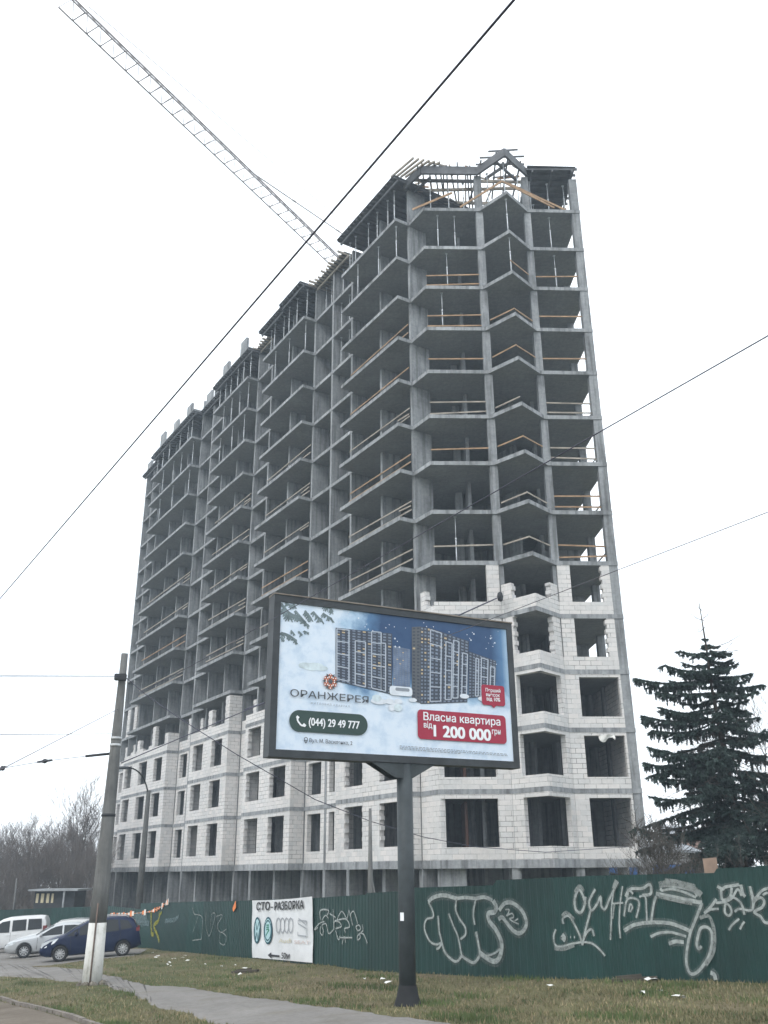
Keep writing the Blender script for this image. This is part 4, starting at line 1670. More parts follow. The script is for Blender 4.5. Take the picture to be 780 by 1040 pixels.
for k_ in range(6):
    t = radians(60 * k_ + 30)
    x, y = a + .105 * cos(t), c + .105 * sin(t)
    pts = []
    for j in range(6):
        t2 = radians(60 * j)
        pts.append((x + .062 * cos(t2 + t), y + .062 * sin(t2 + t)))
    BB.poly(q, pts, PT, 0)
    for j in range(3):
        t2 = t + radians(120 * j)
        BB.disc(q, x + .034 * cos(t2), y + .034 * sin(t2), .014, .014, PT + .001, 2, 8)
    t = radians(60 * k_)
    x, y = a + .135 * cos(t), c + .135 * sin(t)
    BB.poly(q, [(x + .045 * cos(t + radians(120 * j)), y + .045 * sin(t + radians(120 * j))) for j in range(3)], PT + .002, 1)
BB.poly(q, [(a + .05 * cos(radians(60 * j)), c + .05 * sin(radians(60 * j))) for j in range(6)], PT + .002, 1)
pchild(q, 'emblem', ['ink_copper', 'ink_grey_text', 'ink_white'])

# ------------------------------------------------------------------ concrete mast, lamp mast, post
b = NB('mast_concrete', .92, 0, .2)
v = b.coord()
n1 = b.noise(v, 1.2, 5, .65)
n2 = b.noise(b.coord('Object', (3, 3, .3)), 2.5, 4, .65)
c1 = b.ramp(n1, [(.3, (.115, .118, .118)), (.7, (.19, .192, .188))])
b.color(b.mix(.6, c1, b.ramp(n2, [(.3, G(.3)), (.7, G(.62))]), 'OVERLAY'))
b = NB('mast_limewash', .9, 0, .2)
n1 = b.noise(b.coord(), 3, 5, .7)
n2 = b.noise(b.coord('Object', (4, 4, .4)), 2.2, 5, .7)
c1 = b.ramp(n1, [(.25, (.36, .35, .31)), (.45, (.58, .58, .55)), (.7, (.66, .66, .64))])
b.color(b.mix(.6, c1, b.ramp(n2, [(.32, G(.2)), (.45, G(.52)), (.7, G(.56))]), 'OVERLAY'))
plain('lamp_concrete', (.09, .092, .09), .9)
plain('black_iron', (.03, .032, .036), .6, .2)
plain('ceramic', (.10, .07, .06), .4)
plain('mast_mortar', (.16, .145, .12), .95, var=.4, scale=8)

plain('thin_cable', (.12, .12, .14), .6)
MY = 30.2
mb_ = on_ground(93, 1000)
MX = mb_.x
MY = mb_.y
mz0 = gz(MX, MY)
mz1 = on_Y(121, 664, MY).z
mast = thing('trolley_mast', (MX, MY, mz0), 'tall tapered concrete mast with a whitewashed foot carrying the overhead wires', 'utility pole')


def mr(z):
    f = (z - mz0) / (mz1 - mz0)
    return .285 - .175 * min(1, f * 1.02)


zw = on_Y(97, 937, MY).z
q = MB()
q.tube([(MX, MY, mz0 + (zw - mz0) + (mz1 - zw) * i / 8) for i in range(9)], [mr(zw + (mz1 - zw) * i / 8) for i in range(9)], 18)
q.build('mast_shaft', 'mast_concrete', mast)
q = MB()
q.tube([(MX, MY, mz0 - .15), (MX, MY, mz0 + .6), (MX, MY, zw)], [mr(mz0) + .004, mr(mz0 + .6) + .004, mr(zw) + .004], 18)
q.build('painted_foot', 'mast_limewash', mast)
q = MB()
rr = random.Random(3)
for k_ in range(26):
    t = rr.uniform(0, 2 * pi)
    r_ = rr.uniform(.24, .40)
    x, y = MX + r_ * cos(t), MY + r_ * sin(t)
    s_ = rr.uniform(.03, .09)
    q.lathe([(0, s_ * 1.1), (s_ * .7, s_ * .7), (s_, 0), (s_ * .8, -s_)], 6, 0, 'Z', (x, y, gz(x, y) + s_ * .3))
q.build('broken_footing', 'mast_mortar', mast)
for py in (828, 750, 757, 690):
    z = on_Y(110, py, MY).z
    q = MB()
    q.tube([(MX, MY, z - .04), (MX, MY, z + .04)], mr(z) + .018, 18)
    q.build('clamp_band', 'black_iron' if py in (828, 690) else 'galvanised', mast)
q = MB()
zc = on_Y(110, 765, MY).z
e = on_Y(87, 768, MY)
q.tube([(MX, MY, zc), (e.x, e.y, e.z)], .04, 8)
q.build('bracket_arm', 'black_iron', mast)
q = MB()
z = on_Y(118, 689, MY).z
q.box(MX - .18, MX + .18, MY - .3, MY - .12, z - .1, z + .1)
q.build('wire_clamp', 'black_iron', mast)
q = MB()
pts = [(MX + .03, MY - mr(mz0 + h) - .02, mz0 + h) for h in (0, .5, 1.0, 1.6, 2.2)]
q.tube(pts, .025, 6)
q.build('earth_strip', 'rust_steel', mast)

# street lamp behind the fence
LY = 55.0
lb = on_Y(141, 915, LY)
lz0 = gz(lb.x, LY)
lt = on_Y(151, 803, LY)
ll = on_Y(131, 781, LY - .8)
lamp = thing('street_lamp', (lt.x, LY, lz0), 'street lamp with a curved arm on a concrete post behind the green fence', 'street lamp')
q = MB()
q.tube([(lt.x, LY, lz0 - .1), (lt.x, LY, lt.z)], [.22, .12], 14)
q.build('post', 'lamp_concrete', lamp)
q = MB()
pts = []
for i in range(9):
    t = i / 8
    pts.append((lt.x + (ll.x - lt.x) * (t ** 1.6), LY - .8 * t, lt.z - .3 + (ll.z - lt.z + .36) * sin(t * pi / 2)))
q.tube(pts, .04, 8)
q.build('arm', 'black_iron', lamp)
q = MB()
p = Vector(pts[-1])
q.lathe([(0, .09), (.12, .08), (.17, .0), (.14, -.06), (0, -.08)], 12)
lv = [(p.x - .35 + v_[0] * 2.6, p.y + v_[1], p.z + v_[2]) for v_ in q.v]
q.v = lv
q.build('lamp_head', 'billboard_steel', lamp)

# thin post behind the fence
PY = 29.0
pp = on_Y(376, 821, PY)
q = MB()
pz0 = gz(pp.x, PY)
q.tube([(pp.x, PY, pz0 - .2), (pp.x, PY, pz0 + 1.9), (pp.x, PY, pp.z)], [.11, .085, .045], 10)
q.tube([(pp.x, PY, pz0 + 2.5), (pp.x + .55, PY + .2, pz0 - .1)], .04, 8)
tag(q.build('cable_post', 'mast_concrete'), 'thin grey cable post behind the fence left of the billboard pole', 'post')
pst = bpy.data.objects['cable_post']

# ------------------------------------------------------------------ overhead wires
def wire(pts, r, label, sag=0.0, name='overhead_wire', mat='dark_cable', n=24, group='overhead wires'):
    q = MB()
    P = []
    for i in range(len(pts) - 1):
        a, c = Vector(pts[i]), Vector(pts[i + 1])
        for k_ in range(n):
            t = k_ / n
            p = a.lerp(c, t)
            p.z -= sag * 4 * t * (1 - t)
            P.append(p)
    P.append(Vector(pts[-1]))
    q.tube(P, r, 5)
    return tag(q.build(name, mat), label, 'wire', group)


def ext(a, c, f0, f1):
    d = c - a
    return [a - d * f0, c + d * f1]


wire(ext(on_z(522, 0, 5.5), on_z(0, 608, 5.5), .6, .6), .0105, 'thick dark wire crossing the whole sky from top centre to the left edge')
w2 = ext(on_z(780, 341, 4.8), on_z(285, 624, 4.8), .6, .1)
wire([w2[0], w2[1], on_z(211, 667, 4.6), on_Y(140, 705, 24)], .0075, 'thin wire from the right edge across the building to the billboard top left')
wire(ext(on_z(780, 520, 4.6), on_z(371, 678, 4.6), .6, .45), .0068, 'faint wire from the right edge passing in front of the billboard picture', mat='thin_cable')
an = on_Y(508, 606, 46.4)
w3 = [an, on_Y(458, 628.5, 44), on_Y(263, 716, 36), on_Y(123, 775, 30.5)]
wire(w3, .018, 'dark stay wire fixed to the white block pier right above the billboard')
q = MB()
q.lathe([(0, .28), (.13, .2), (.17, 0), (.13, -.2), (0, -.28)], 10, 0, 'Z', tuple(an))
q.beam(an, Vector((an.x + .1, 47.3, an.z + .1)), .08, .08)
tag(q.build('wire_insulator', 'black_iron'), 'dark insulator holding the stay wire on the white block pier', 'insulator')
q = MB()
a_, c_ = w3[0].lerp(w3[1], .08), w3[0].lerp(w3[1], .95)
q.tube([a_, c_], .038, 6)
tag(q.build('insulator_rod', 'dark_cable'), 'dark insulating rod on the stay wire above the billboard', 'insulator')
q = MB()
a_, c_ = on_Y(277, 711, 36.5), on_Y(248, 721, 35.6)
q.tube([a_, c_], .035, 6)
tag(q.build('insulator_rod', 'dark_cable'), 'dark insulating rod on the stay wire at the left edge of the billboard', 'insulator')
pw = Vector((MX, MY - .2, on_Y(118, 688, MY).z))
wire(ext(on_Y(0, 686.5, 22), pw, .4, 0), .013, 'wire from the left edge to the clamp near the mast top')
wire(ext(on_Y(0, 746, 22), Vector((MX, MY - .15, on_Y(110, 746, MY).z)), .4, 0), .0085, 'faint level wire from the left edge to the middle of the mast', mat='thin_cable')
wire(ext(on_Y(0, 782, 20), Vector((MX, MY - .15, on_Y(114, 721, MY).z)), .3, 0), .010, 'slanting wire rising from the left edge to the mast', mat='thin_cable')
w5 = [on_Y(0, 780.5, 26), on_Y(45, 773, 28), Vector(e)]
wire(w5, .009, 'faint wire from the left edge to the mast bracket arm', mat='thin_cable')
for x0, y0, x1, y1, Y in ((38, 774, 53, 772, 28), (0, 782, 5, 778.5, 26)):
    q = MB()
    a_, c_ = on_Y(x0, y0, Y), on_Y(x1, y1, Y + .3)
    q.tube([a_, a_.lerp(c_, .3), a_.lerp(c_, .5), a_.lerp(c_, .7), c_], [.03, .035, .075, .035, .03], 8)
    tag(q.build('wire_insulator', 'black_iron'), 'small dark insulator hanging in the wire left of the mast' if x0 else 'dark insulator at the left edge of the picture', 'insulator')
cab = [(123, 684, 30.0), (146, 704, 29.8), (183, 730, 29.5), (240, 766, 29.2), (320, 812, 31), (376, 834, 33.5), (430, 850, 36.5), (482, 860, 40), (554, 865.5, 43.5), (638, 860, 47.2)]
wire([on_Y(*p) for p in cab], .014, 'thick dark cable sagging from the mast across the front of the building', n=6)

# ------------------------------------------------------------------ tower crane behind the building
JZ = 58.0
jb = (on_z(330, 266, JZ) + on_z(342, 258, JZ)) / 2
jt = (on_z(53, 0, JZ) + on_z(72, 0, JZ)) / 2
jd = Vector((jt.x - jb.x, jt.y - jb.y, 0)).normalized()
js = Vector((-jd.y, jd.x, 0))
mastp = jb - jd * 18.0
mastp.z = 0
crane = thing('tower_crane', (mastp.x, mastp.y, -4.0), 'tower crane with a thin lattice jib reaching over the roof to the top left', 'crane')
jl = 52.0
q = MB()
nb = 40
Hh, Wd = 1.15, 1.3
for s_ in (-1, 1):
    q.tube([mastp + js * s_ * Wd / 2 + Vector((0, 0, JZ)), mastp + jd * jl + js * s_ * Wd / 2 + Vector((0, 0, JZ))], .065, 6)
q.tube([mastp + Vector((0, 0, JZ + Hh)), mastp + jd * jl + Vector((0, 0, JZ + Hh))], .075, 6)
for i in range(nb):
    a = mastp + jd * (jl * i / nb) + Vector((0, 0, JZ))
    c = mastp + jd * (jl * (i + 1) / nb) + Vector((0, 0, JZ))
    m_ = mastp + jd * (jl * (i + .5) / nb) + Vector((0, 0, JZ + Hh))
    q.tube([a - js * Wd / 2, a + js * Wd / 2], .042, 5)
    for s_ in (-1, 1):
        q.tube([a + js * s_ * Wd / 2, m_], .027, 4)
        q.tube([m_, c + js * s_ * Wd / 2], .027, 4)
q.build('jib', 'crane_steel', crane)
q = MB()
mw = .8
for sx in (-1, 1):
    for sy in (-1, 1):
        q.tube([(mastp.x + sx * mw, mastp.y + sy * mw, -4.6), (mastp.x + sx * mw, mastp.y + sy * mw, JZ)], .08, 6)
for i in range(24):
    z0, z1 = -4 + i * 2.58, -4 + (i + 1) * 2.58
    for (ax, ay, bx, by) in ((-1, -1, 1, -1), (1, -1, 1, 1), (1, 1, -1, 1), (-1, 1, -1, -1)):
        q.tube([(mastp.x + ax * mw, mastp.y + ay * mw, z0), (mastp.x + bx * mw, mastp.y + by * mw, z1)], .035, 4)
q.build('tower', 'crane_steel', crane)
q = MB()
pk = mastp + Vector((0, 0, JZ + 8))
for sx in (-1, 1):
    for sy in (-1, 1):
        q.tube([(mastp.x + sx * mw, mastp.y + sy * mw, JZ), tuple(pk)], .06, 5)
q.build('tower_peak', 'crane_steel', crane)
q = MB()
cj = mastp - jd * 14
for s_ in (-1, 1):
    q.tube([mastp + js * s_ * .6 + Vector((0, 0, JZ)), cj + js * s_ * .6 + Vector((0, 0, JZ))], .08, 6)
q.box(cj.x - 1, cj.x + 1, cj.y - 1, cj.y + 1, JZ - 2.2, JZ + .3)
q.build('counter_jib', 'crane_steel', crane)
q = MB()
at1 = mastp + jd * 30.5 + Vector((0, 0, JZ + Hh))
q.tube([pk, at1], .06, 5)
for f in (.3, .55, .8):
    p = pk.lerp(at1, f)
    q.tube([p - (at1 - pk).normalized() * .25, p + (at1 - pk).normalized() * .25], .09, 5)
q.build('pendant_rod', 'crane_steel', crane)
q = MB()
q.tube([pk, mastp + jd * 50 + Vector((0, 0, JZ + Hh + .55))], .03, 5)
q.tube([pk, cj + Vector((0, 0, JZ))], .045, 5)
q.build('hoist_cable', 'crane_steel', crane)

# ------------------------------------------------------------------ cars
def paint(name, c, rough=.28, metal=0.0):
    b = NB(name, rough, metal, .5)
    n1 = b.noise(b.coord(), 2.5, 4, .6)
    b.color(b.ramp(n1, [(.3, tuple(x * .88 for x in c)), (.7, c)]))
    b.b.inputs['Coat Weight'].default_value = .3 if c[0] > .1 else .08
    b.b.inputs['Specular IOR Level'].default_value = .5 if c[0] > .1 else .25
    b.b.inputs['Coat Roughness'].default_value = .08
    r_ = b.ramp(b.noise(b.coord(), 5, 4, .6), [(.3, G(rough)), (.7, G(rough + .2))])
    b.l(r_, b.b.inputs['Roughness'])


paint('paint_navy', (.002, .010, .046), .35)
paint('paint_silver', (.50, .52, .54), .3, .35)
paint('paint_white', (.68, .69, .70))
paint('paint_pearl', (.60, .61, .61))
paint('paint_black', (.02, .022, .025))
plain('car_glass', (.012, .015, .018), .12, 0, .35, .1)
plain('windscreen_glass', (.16, .19, .20), .05, 0, .7, .1)
plain('tyre', (.02, .02, .021), .9)
plain('alloy', (.42, .43, .44), .35, .6)
plain('black_trim', (.022, .022, .024), .6)
plain('head_lens', (.68, .72, .76), .12, .1, .6, .1)
plain('tail_lens', (.20, .05, .05), .2, 0, .5, .1)
plain('number_plate', (.7, .7, .68), .5)


def lerp_tab(tab, x):
    if x <= tab[0][0]:
        return tab[0][1]
    for (a, ya), (c, yc) in zip(tab, tab[1:]):
        if x <= c:
            t = (x - a) / (c - a)
            return ya + (yc - ya) * t
    return tab[-1][1]


def build_car(name, label, P, group):
    """P: length l, top profile, belt profile, half-width profile, axles; x runs from the nose backwards"""
    l = P['l']
    root = thing(name, (0, 0, 0), label, 'car', group)
    N = 44
    q = MB()
    xs_ = [l * i / (N - 1) for i in range(N)]
    top, belt, hw, zb = P['top'], P['belt'], P['hw'], P['zb']
    tum = P.get('tum', .24)

    def yat(x, z):
        w = lerp_tab(hw, x)
        bz = lerp_tab(belt, x)
        tz = lerp_tab(top, x)
        if z <= bz:
            return w * (1 - .05 * ((z - .62) / .5) ** 2)
        return w * .985 * (1 - tum * (z - bz) / max(.3, P['h'] - bz))
    ring = None
    nr = 0
    for x in xs_:
        w = lerp_tab(hw, x)
        tz = lerp_tab(top, x)
        bz = min(lerp_tab(belt, x), tz - .05)
        z0 = lerp_tab(zb, x)
        half = [(0, z0), (w * .80, z0), (w * .93, z0 + .07), (w * .985, min(z0 + .2, bz - .1)), (w, (z0 + bz) / 2 + .02), (yat(x, bz - .03), bz - .03), (yat(x, bz), bz)]
        cab = max(0.0, tz - bz - .06)
        if cab > .12:
            for f in (.35, .7, .9):
                z = bz + cab * f
                half.append((yat(x, z), z))
            yr = yat(x, bz + cab)
            half += [(yr * .86, tz - .025), (yr * .5, tz), (0, tz + .008)]
        else:
            for f in (.25, .5, .75):
                z = bz + (tz - bz) * f * .8
                half.append((w * (1 - .10 * f), z))
            half += [(w * .72, tz - .012), (w * .4, tz + .004), (0, tz + .012)]
        pts = [(y, z) for y, z in half] + [(-y, z) for y, z in half[-2:0:-1]]
        nr = len(pts)
        for y, z in pts:
            q.v.append((-x, y, z))
    for i in range(N - 1):
        for k_ in range(nr):
            j = (k_ + 1) % nr
            q.f.append([i * nr + k_, i * nr + j, (i + 1) * nr + j, (i + 1) * nr + k_])
            q.mi.append(0)
            q.sm.append(True)
    q.f.append([k_ for k_ in range(nr)][::-1])
    q.f.append([(N - 1) * nr + k_ for k_ in range(nr)])
    q.mi += [0, 0]
    q.sm += [False, False]
    # recalc + boolean wheel wells
    body = q.build('body', P['paint'], root, True)
    bm = bmesh.new()
    bm.from_mesh(body.data)
    bmesh.ops.recalc_face_normals(bm, faces=bm.faces)
    bm.to_mesh(body.data)
    bm.free()
    cut = MB()
    R_ = P['r']
    for ax in P['axles']:
        for s_ in (-1, 1):
            prof = [(0, s_ * .5), (R_ + .055, s_ * .5), (R_ + .055, s_ * 1.2), (0, s_ * 1.2)]
            cut.lathe(prof, 24, 0, 'Y', (-ax, 0, R_ + .01))
    co = cut.build('cut', 'black_trim', None)
    bm = bmesh.new()
    bm.from_mesh(co.data)
    bmesh.ops.remove_doubles(bm, verts=bm.verts, dist=1e-5)
    bmesh.ops.recalc_face_normals(bm, faces=bm.faces)
    bm.to_mesh(co.data)
    bm.free()
    md = body.modifiers.new('b', 'BOOLEAN')
    md.operation = 'DIFFERENCE'
    md.object = co
    md.solver = 'EXACT'
    dg = bpy.context.evaluated_depsgraph_get()
    me = bpy.data.meshes.new_from_object(body.evaluated_get(dg))
    body.modifiers.clear()
    body.data = me
    me.set_sharp_from_angle(angle=radians(38))
    bpy.data.objects.remove(co)
    # glass
    for s_ in (-1, 1):
        for (pts, nm, mt) in P['side_glass']:
            g_ = MB()
            # refine the outline so that the pane follows the body
            ctr = (sum(p[0] for p in pts) / len(pts), sum(p[1] for p in pts) / len(pts))
            ref = []
            for (a, c) in zip(pts, pts[1:] + pts[:1]):
                for k_ in range(4):
                    t = k_ / 4
                    ref.append((a[0] + (c[0] - a[0]) * t, a[1] + (c[1] - a[1]) * t))
            V = [(-x, s_ * (yat(x, z) + .010), z) for x, z in ref]
            cc = (-ctr[0], s_ * (yat(*ctr) + .010), ctr[1])
            for a, c in zip(V, V[1:] + V[:1]):
                g_.face([a, c, cc] if s_ < 0 else [c, a, cc])
            g_.build(nm, mt, root, True)
    for (xa, xb, nm, mt, fw0, fw1) in P['screens']:
        g_ = MB()
        for i in range(6):
            x0, x1 = xa + (xb - xa) * i / 6, xa + (xb - xa) * (i + 1) / 6
            f0, f1 = fw0 + (fw1 - fw0) * i / 6, fw0 + (fw1 - fw0) * (i + 1) / 6
            za, zc = lerp_tab(top, x0) + .022, lerp_tab(top, x1) + .022
            for k_ in range(6):
                ta, tb = -1 + k_ / 3, -1 + (k_ + 1) / 3
                g_.face([(-x0, f0 * ta, za - .03 * ta * ta), (-x0, f0 * tb, za - .03 * tb * tb), (-x1, f1 * tb, zc - .03 * tb * tb), (-x1, f1 * ta, zc - .03 * ta * ta)], 0, True)
        g_.build(nm, mt, root, True)
    # wheels
    for ax in P['axles']:
        for s_ in (-1, 1):
            yo = lerp_tab(hw, ax) - .10
            wh = bpy.data.objects.new('wheel', None)
            COL.objects.link(wh)
            wh.parent = root
            t_ = MB()
            t_.lathe([(R_ * .62, -.10), (R_ * .93, -.105), (R_, -.06), (R_, .06), (R_ * .93, .105), (R_ * .66, .10), (R_ * .62, .05)], 28, 0, 'Y', (-ax, s_ * yo, R_))
            t_.build('tyre', 'tyre', wh, True)
            t_ = MB()
            of = s_ * .075
            t_.lathe([(R_ * .65, s_ * .10), (R_ * .60, s_ * .085), (R_ * .57, s_ * .02)], 28, 0, 'Y', (-ax, s_ * yo, R_))
            for k_ in range(P.get('spokes', 7)):
                an = 2 * pi * k_ / P.get('spokes', 7)
                d = Vector((cos(an), 0, sin(an)))
                c0 = Vector((-ax, s_ * yo + of, R_))
                t_.beam(c0 + d * .03, c0 + d * R_ * .61, .02, R_ * .17, 0, Vector((0, 1, 0)).cross(d))
            t_.lathe([(0, s_ * .095), (.05, s_ * .092), (.06, s_ * .07)], 12, 0, 'Y', (-ax, s_ * yo, R_))
            t_.build('rim', 'alloy', wh, True)
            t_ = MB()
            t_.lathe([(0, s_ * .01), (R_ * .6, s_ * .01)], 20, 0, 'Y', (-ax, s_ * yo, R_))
            t_.build('wheel_shadow_disc', 'black_trim', wh, True).name = 'wheel_shade_disc'  # black disc put in as the shade behind the spokes
    # lamps, mirrors, trim
    for s_ in (-1, 1):
        hl = MB()
        pts = P['headlight']
        V = [(-x, s_ * (lerp_tab(hw, x) * f + .012), z) for x, z, f in pts]
        cc = Vector((sum(p[0] for p in V) / len(V) + .015, sum(p[1] for p in V) / len(V) + s_ * .012, sum(p[2] for p in V) / len(V)))
        for a, c in zip(V, V[1:] + V[:1]):
            hl.face([a, c, tuple(cc)])
        hl.build('headlight', 'head_lens', root, True)
        tl = MB()
        (x0, x1, z0, z1) = P['tail']
        ya, yb = yat(x0, (z0 + z1) / 2), yat(x1, (z0 + z1) / 2)
        tl.hexa([(-x0, s_ * (ya - .06), z0), (-x1 - .01, s_ * (yb - .10), z0), (-x1 - .01, s_ * (yb + .012), z0), (-x0, s_ * (ya + .012), z0)],
                [(-x0, s_ * (ya - .06), z1), (-x1 - .01, s_ * (yb - .10), z1), (-x1 - .01, s_ * (yb + .0), z1), (-x0, s_ * (ya + .008), z1)])
        tl.build('tail_light', 'tail_lens', root, True)
        mr_ = MB()
        mx, mz = P['mirror']
        yy = yat(mx, mz)
        mr_.lathe([(0, .10), (.06, .09), (.085, .02), (.075, -.06), (0, -.075)], 10)
        mr_.v = [(-mx + v_[0] * .8, s_ * (yy + .12) + v_[1] * 1.2, mz + v_[2]) for v_ in mr_.v]
        mr_.beam((-mx, s_ * (yy - .02), mz - .03), (-mx, s_ * (yy + .1), mz - .02), .05, .04)
        mr_.build('side_mirror', P['paint'], root, True)
        for hx in P['handles']:
            h_ = MB()
            hz = lerp_tab(belt, hx) - .12
            h_.beam((-hx + .09, s_ * (yat(hx, hz) + .022), hz), (-hx - .09, s_ * (yat(hx, hz) + .022), hz), .03, .03)
            h_.build('door_handle', P['paint'], root, True)
        for (pts, ) in [(d,) for d in P['seams']]:
            h_ = MB()
            for (a, c) in zip(pts, pts[1:]):
                n_ = 5
                for k_ in range(n_):
                    xa, za = a[0] + (c[0] - a[0]) * k_ / n_, a[1] + (c[1] - a[1]) * k_ / n_
                    xb, zb_2 = a[0] + (c[0] - a[0]) * (k_ + 1) / n_, a[1] + (c[1] - a[1]) * (k_ + 1) / n_
                    h_.beam((-xa, s_ * (yat(xa, za) - .002), za), (-xb, s_ * (yat(xb, zb_2) - .002), zb_2), .012, .012)
            h_.build('door_seam', 'black_trim', root, True)
    g_ = MB()
    w0 = lerp_tab(hw, .05)
    g_.box(-.07, .012, -w0 * .62, w0 * .62, P['grille'][0], P['grille'][1])
    g_.build('grille', 'black_trim', root, True)
    g_ = MB()
    g_.box(.0, .03, -.26, .26, .36, .47)
    g_.build('number_plate', 'number_plate', root, True)
    if P.get('rails'):
        for s_ in (-1, 1):
            g_ = MB()
            xa, xb = P['rails']
            yy = yat((xa + xb) / 2, P['h'] - .12) * .86
            g_.tube([(-xa, s_ * yy, lerp_tab(top, xa) - .01), (-xa - .12, s_ * yy, lerp_tab(top, xa + .12) + .05), (-(xa + xb) / 2, s_ * yy, lerp_tab(top, (xa + xb) / 2) + .055), (-xb + .12, s_ * yy, lerp_tab(top, xb - .12) + .05), (-xb, s_ * yy, lerp_tab(top, xb) - .01)], .018, 6)
            g_.build('roof_rail', 'alloy', root, True)
    return root


HW0 = lambda l, w: [(0, w * .66), (.12, w * .80), (.4, w * .93), (.9, w * .99), (1.4, w), (l - 1.0, w), (l - .35, w * .95), (l - .06, w * .84), (l, w * .76)]
ZB = lambda l: [(0, .34), (.25, .22), (.7, .2), (l - .7, .22), (l - .2, .30), (l, .42)]
MPV = dict(l=4.3, h=1.64, r=.325, axles=(.88, 3.52), paint='paint_navy', tum=.26,
           top=[(0, .56), (.04, .70), (.16, .82), (.55, .96), (.98, 1.06), (1.45, 1.33), (1.95, 1.54), (2.4, 1.62), (2.9, 1.64), (3.5, 1.61), (3.85, 1.55), (3.98, 1.46), (4.14, 1.15), (4.24, .95), (4.29, .7), (4.3, .5)],
           belt=[(0, .52), (.5, .84), (1.0, .93), (2.0, .98), (3.2, 1.04), (3.9, 1.10), (4.3, 1.1)], hw=HW0(4.3, .88), zb=ZB(4.3),
           side_glass=[([(1.13, 1.0), (1.42, 1.20), (1.58, 1.28), (1.6, 1.0)], 'quarter_window', 'car_glass'),
                       ([(1.66, 1.0), (1.66, 1.31), (2.05, 1.49), (2.42, 1.53), (2.42, 1.02)], 'side_window', 'car_glass'),
                       ([(2.5, 1.02), (2.5, 1.53), (3.0, 1.535), (3.28, 1.51), (3.34, 1.07)], 'side_window', 'car_glass'),
                       ([(3.42, 1.09), (3.36, 1.50), (3.72, 1.44), (3.92, 1.15)], 'quarter_window', 'car_glass')],
           screens=[(1.02, 1.93, 'windscreen', 'windscreen_glass', .74, .56), (3.99, 4.13, 'rear_window', 'car_glass', .58, .66)],
           headlight=[(.05, .60, 1.), (.10, .78, 1.), (.45, .90, 1.), (.80, .95, 1.), (.62, .76, 1.), (.25, .60, 1.)], tail=(4.08, 4.22, .98, 1.14), mirror=(1.52, 1.05), handles=(2.22, 3.12),
           seams=[[(1.32, .35), (1.30, .95)], [(2.46, .3), (2.46, 1.0)], [(3.36, .62), (3.42, 1.04)]], grille=(.38, .58), rails=(2.05, 3.75), spokes=10)
SED = dict(l=4.75, h=1.43, r=.33, axles=(.92, 3.68), paint='paint_silver', tum=.30,
           top=[(0, .58), (.05, .68), (.2, .76), (.8, .88), (1.38, .97), (1.9, 1.22), (2.25, 1.36), (2.7, 1.43), (3.2, 1.425), (3.75, 1.36), (4.2, 1.22), (4.5, 1.02), (4.68, .92), (4.75, .62)],
           belt=[(0, .55), (.6, .78), (1.4, .88), (3.0, .93), (4.2, .97), (4.75, .9)], hw=HW0(4.75, .90), zb=ZB(4.75),
           side_glass=[([(1.58, .93), (2.1, 1.22), (2.35, 1.31), (2.66, 1.345), (2.66, .95)], 'side_window', 'car_glass'), ([(2.74, .95), (2.74, 1.345), (3.2, 1.34), (3.55, 1.29), (3.62, .98)], 'side_window', 'car_glass'),
                       ([(3.7, .99), (3.64, 1.27), (3.95, 1.19), (4.15, 1.02)], 'quarter_window', 'car_glass')],
           screens=[(1.42, 2.22, 'windscreen', 'windscreen_glass', .74, .56), (4.1, 4.45, 'rear_window', 'car_glass', .58, .62)],
           headlight=[(.06, .58, 1.), (.10, .69, 1.), (.42, .77, 1.), (.55, .74, 1.), (.3, .60, 1.)], tail=(4.45, 4.7, .74, .9), mirror=(1.68, .98), handles=(2.45, 3.42),
           seams=[[(1.5, .35), (1.52, .88)], [(2.7, .3), (2.7, .94)], [(3.55, .6), (3.66, .96)]], grille=(.36, .62), spokes=9)
HAT = dict(SED, paint='paint_pearl', h=1.50, l=4.5, axles=(.9, 3.5),
           top=[(0, .58), (.05, .70), (.2, .79), (.8, .92), (1.3, 1.01), (1.8, 1.27), (2.15, 1.42), (2.6, 1.50), (3.2, 1.50), (3.8, 1.47), (4.15, 1.38), (4.38, 1.05), (4.46, .8), (4.5, .6)], hw=HW0(4.5, .89), zb=ZB(4.5),
           side_glass=[([(1.5, .96), (2.0, 1.28), (2.25, 1.37), (2.56, 1.41), (2.56, .97)], 'side_window', 'car_glass'), ([(2.64, .97), (2.64, 1.41), (3.2, 1.41), (3.45, 1.39), (3.5, 1.0)], 'side_window', 'car_glass'),
                       ([(3.58, 1.0), (3.54, 1.385), (4.0, 1.34), (4.16, 1.05)], 'quarter_window', 'car_glass')],
           screens=[(1.34, 2.12, 'windscreen', 'windscreen_glass', .74, .56), (4.17, 4.36, 'rear_window', 'car_glass', .58, .64)], tail=(4.2, 4.44, .80, 1.0), rails=(2.2, 4.0))
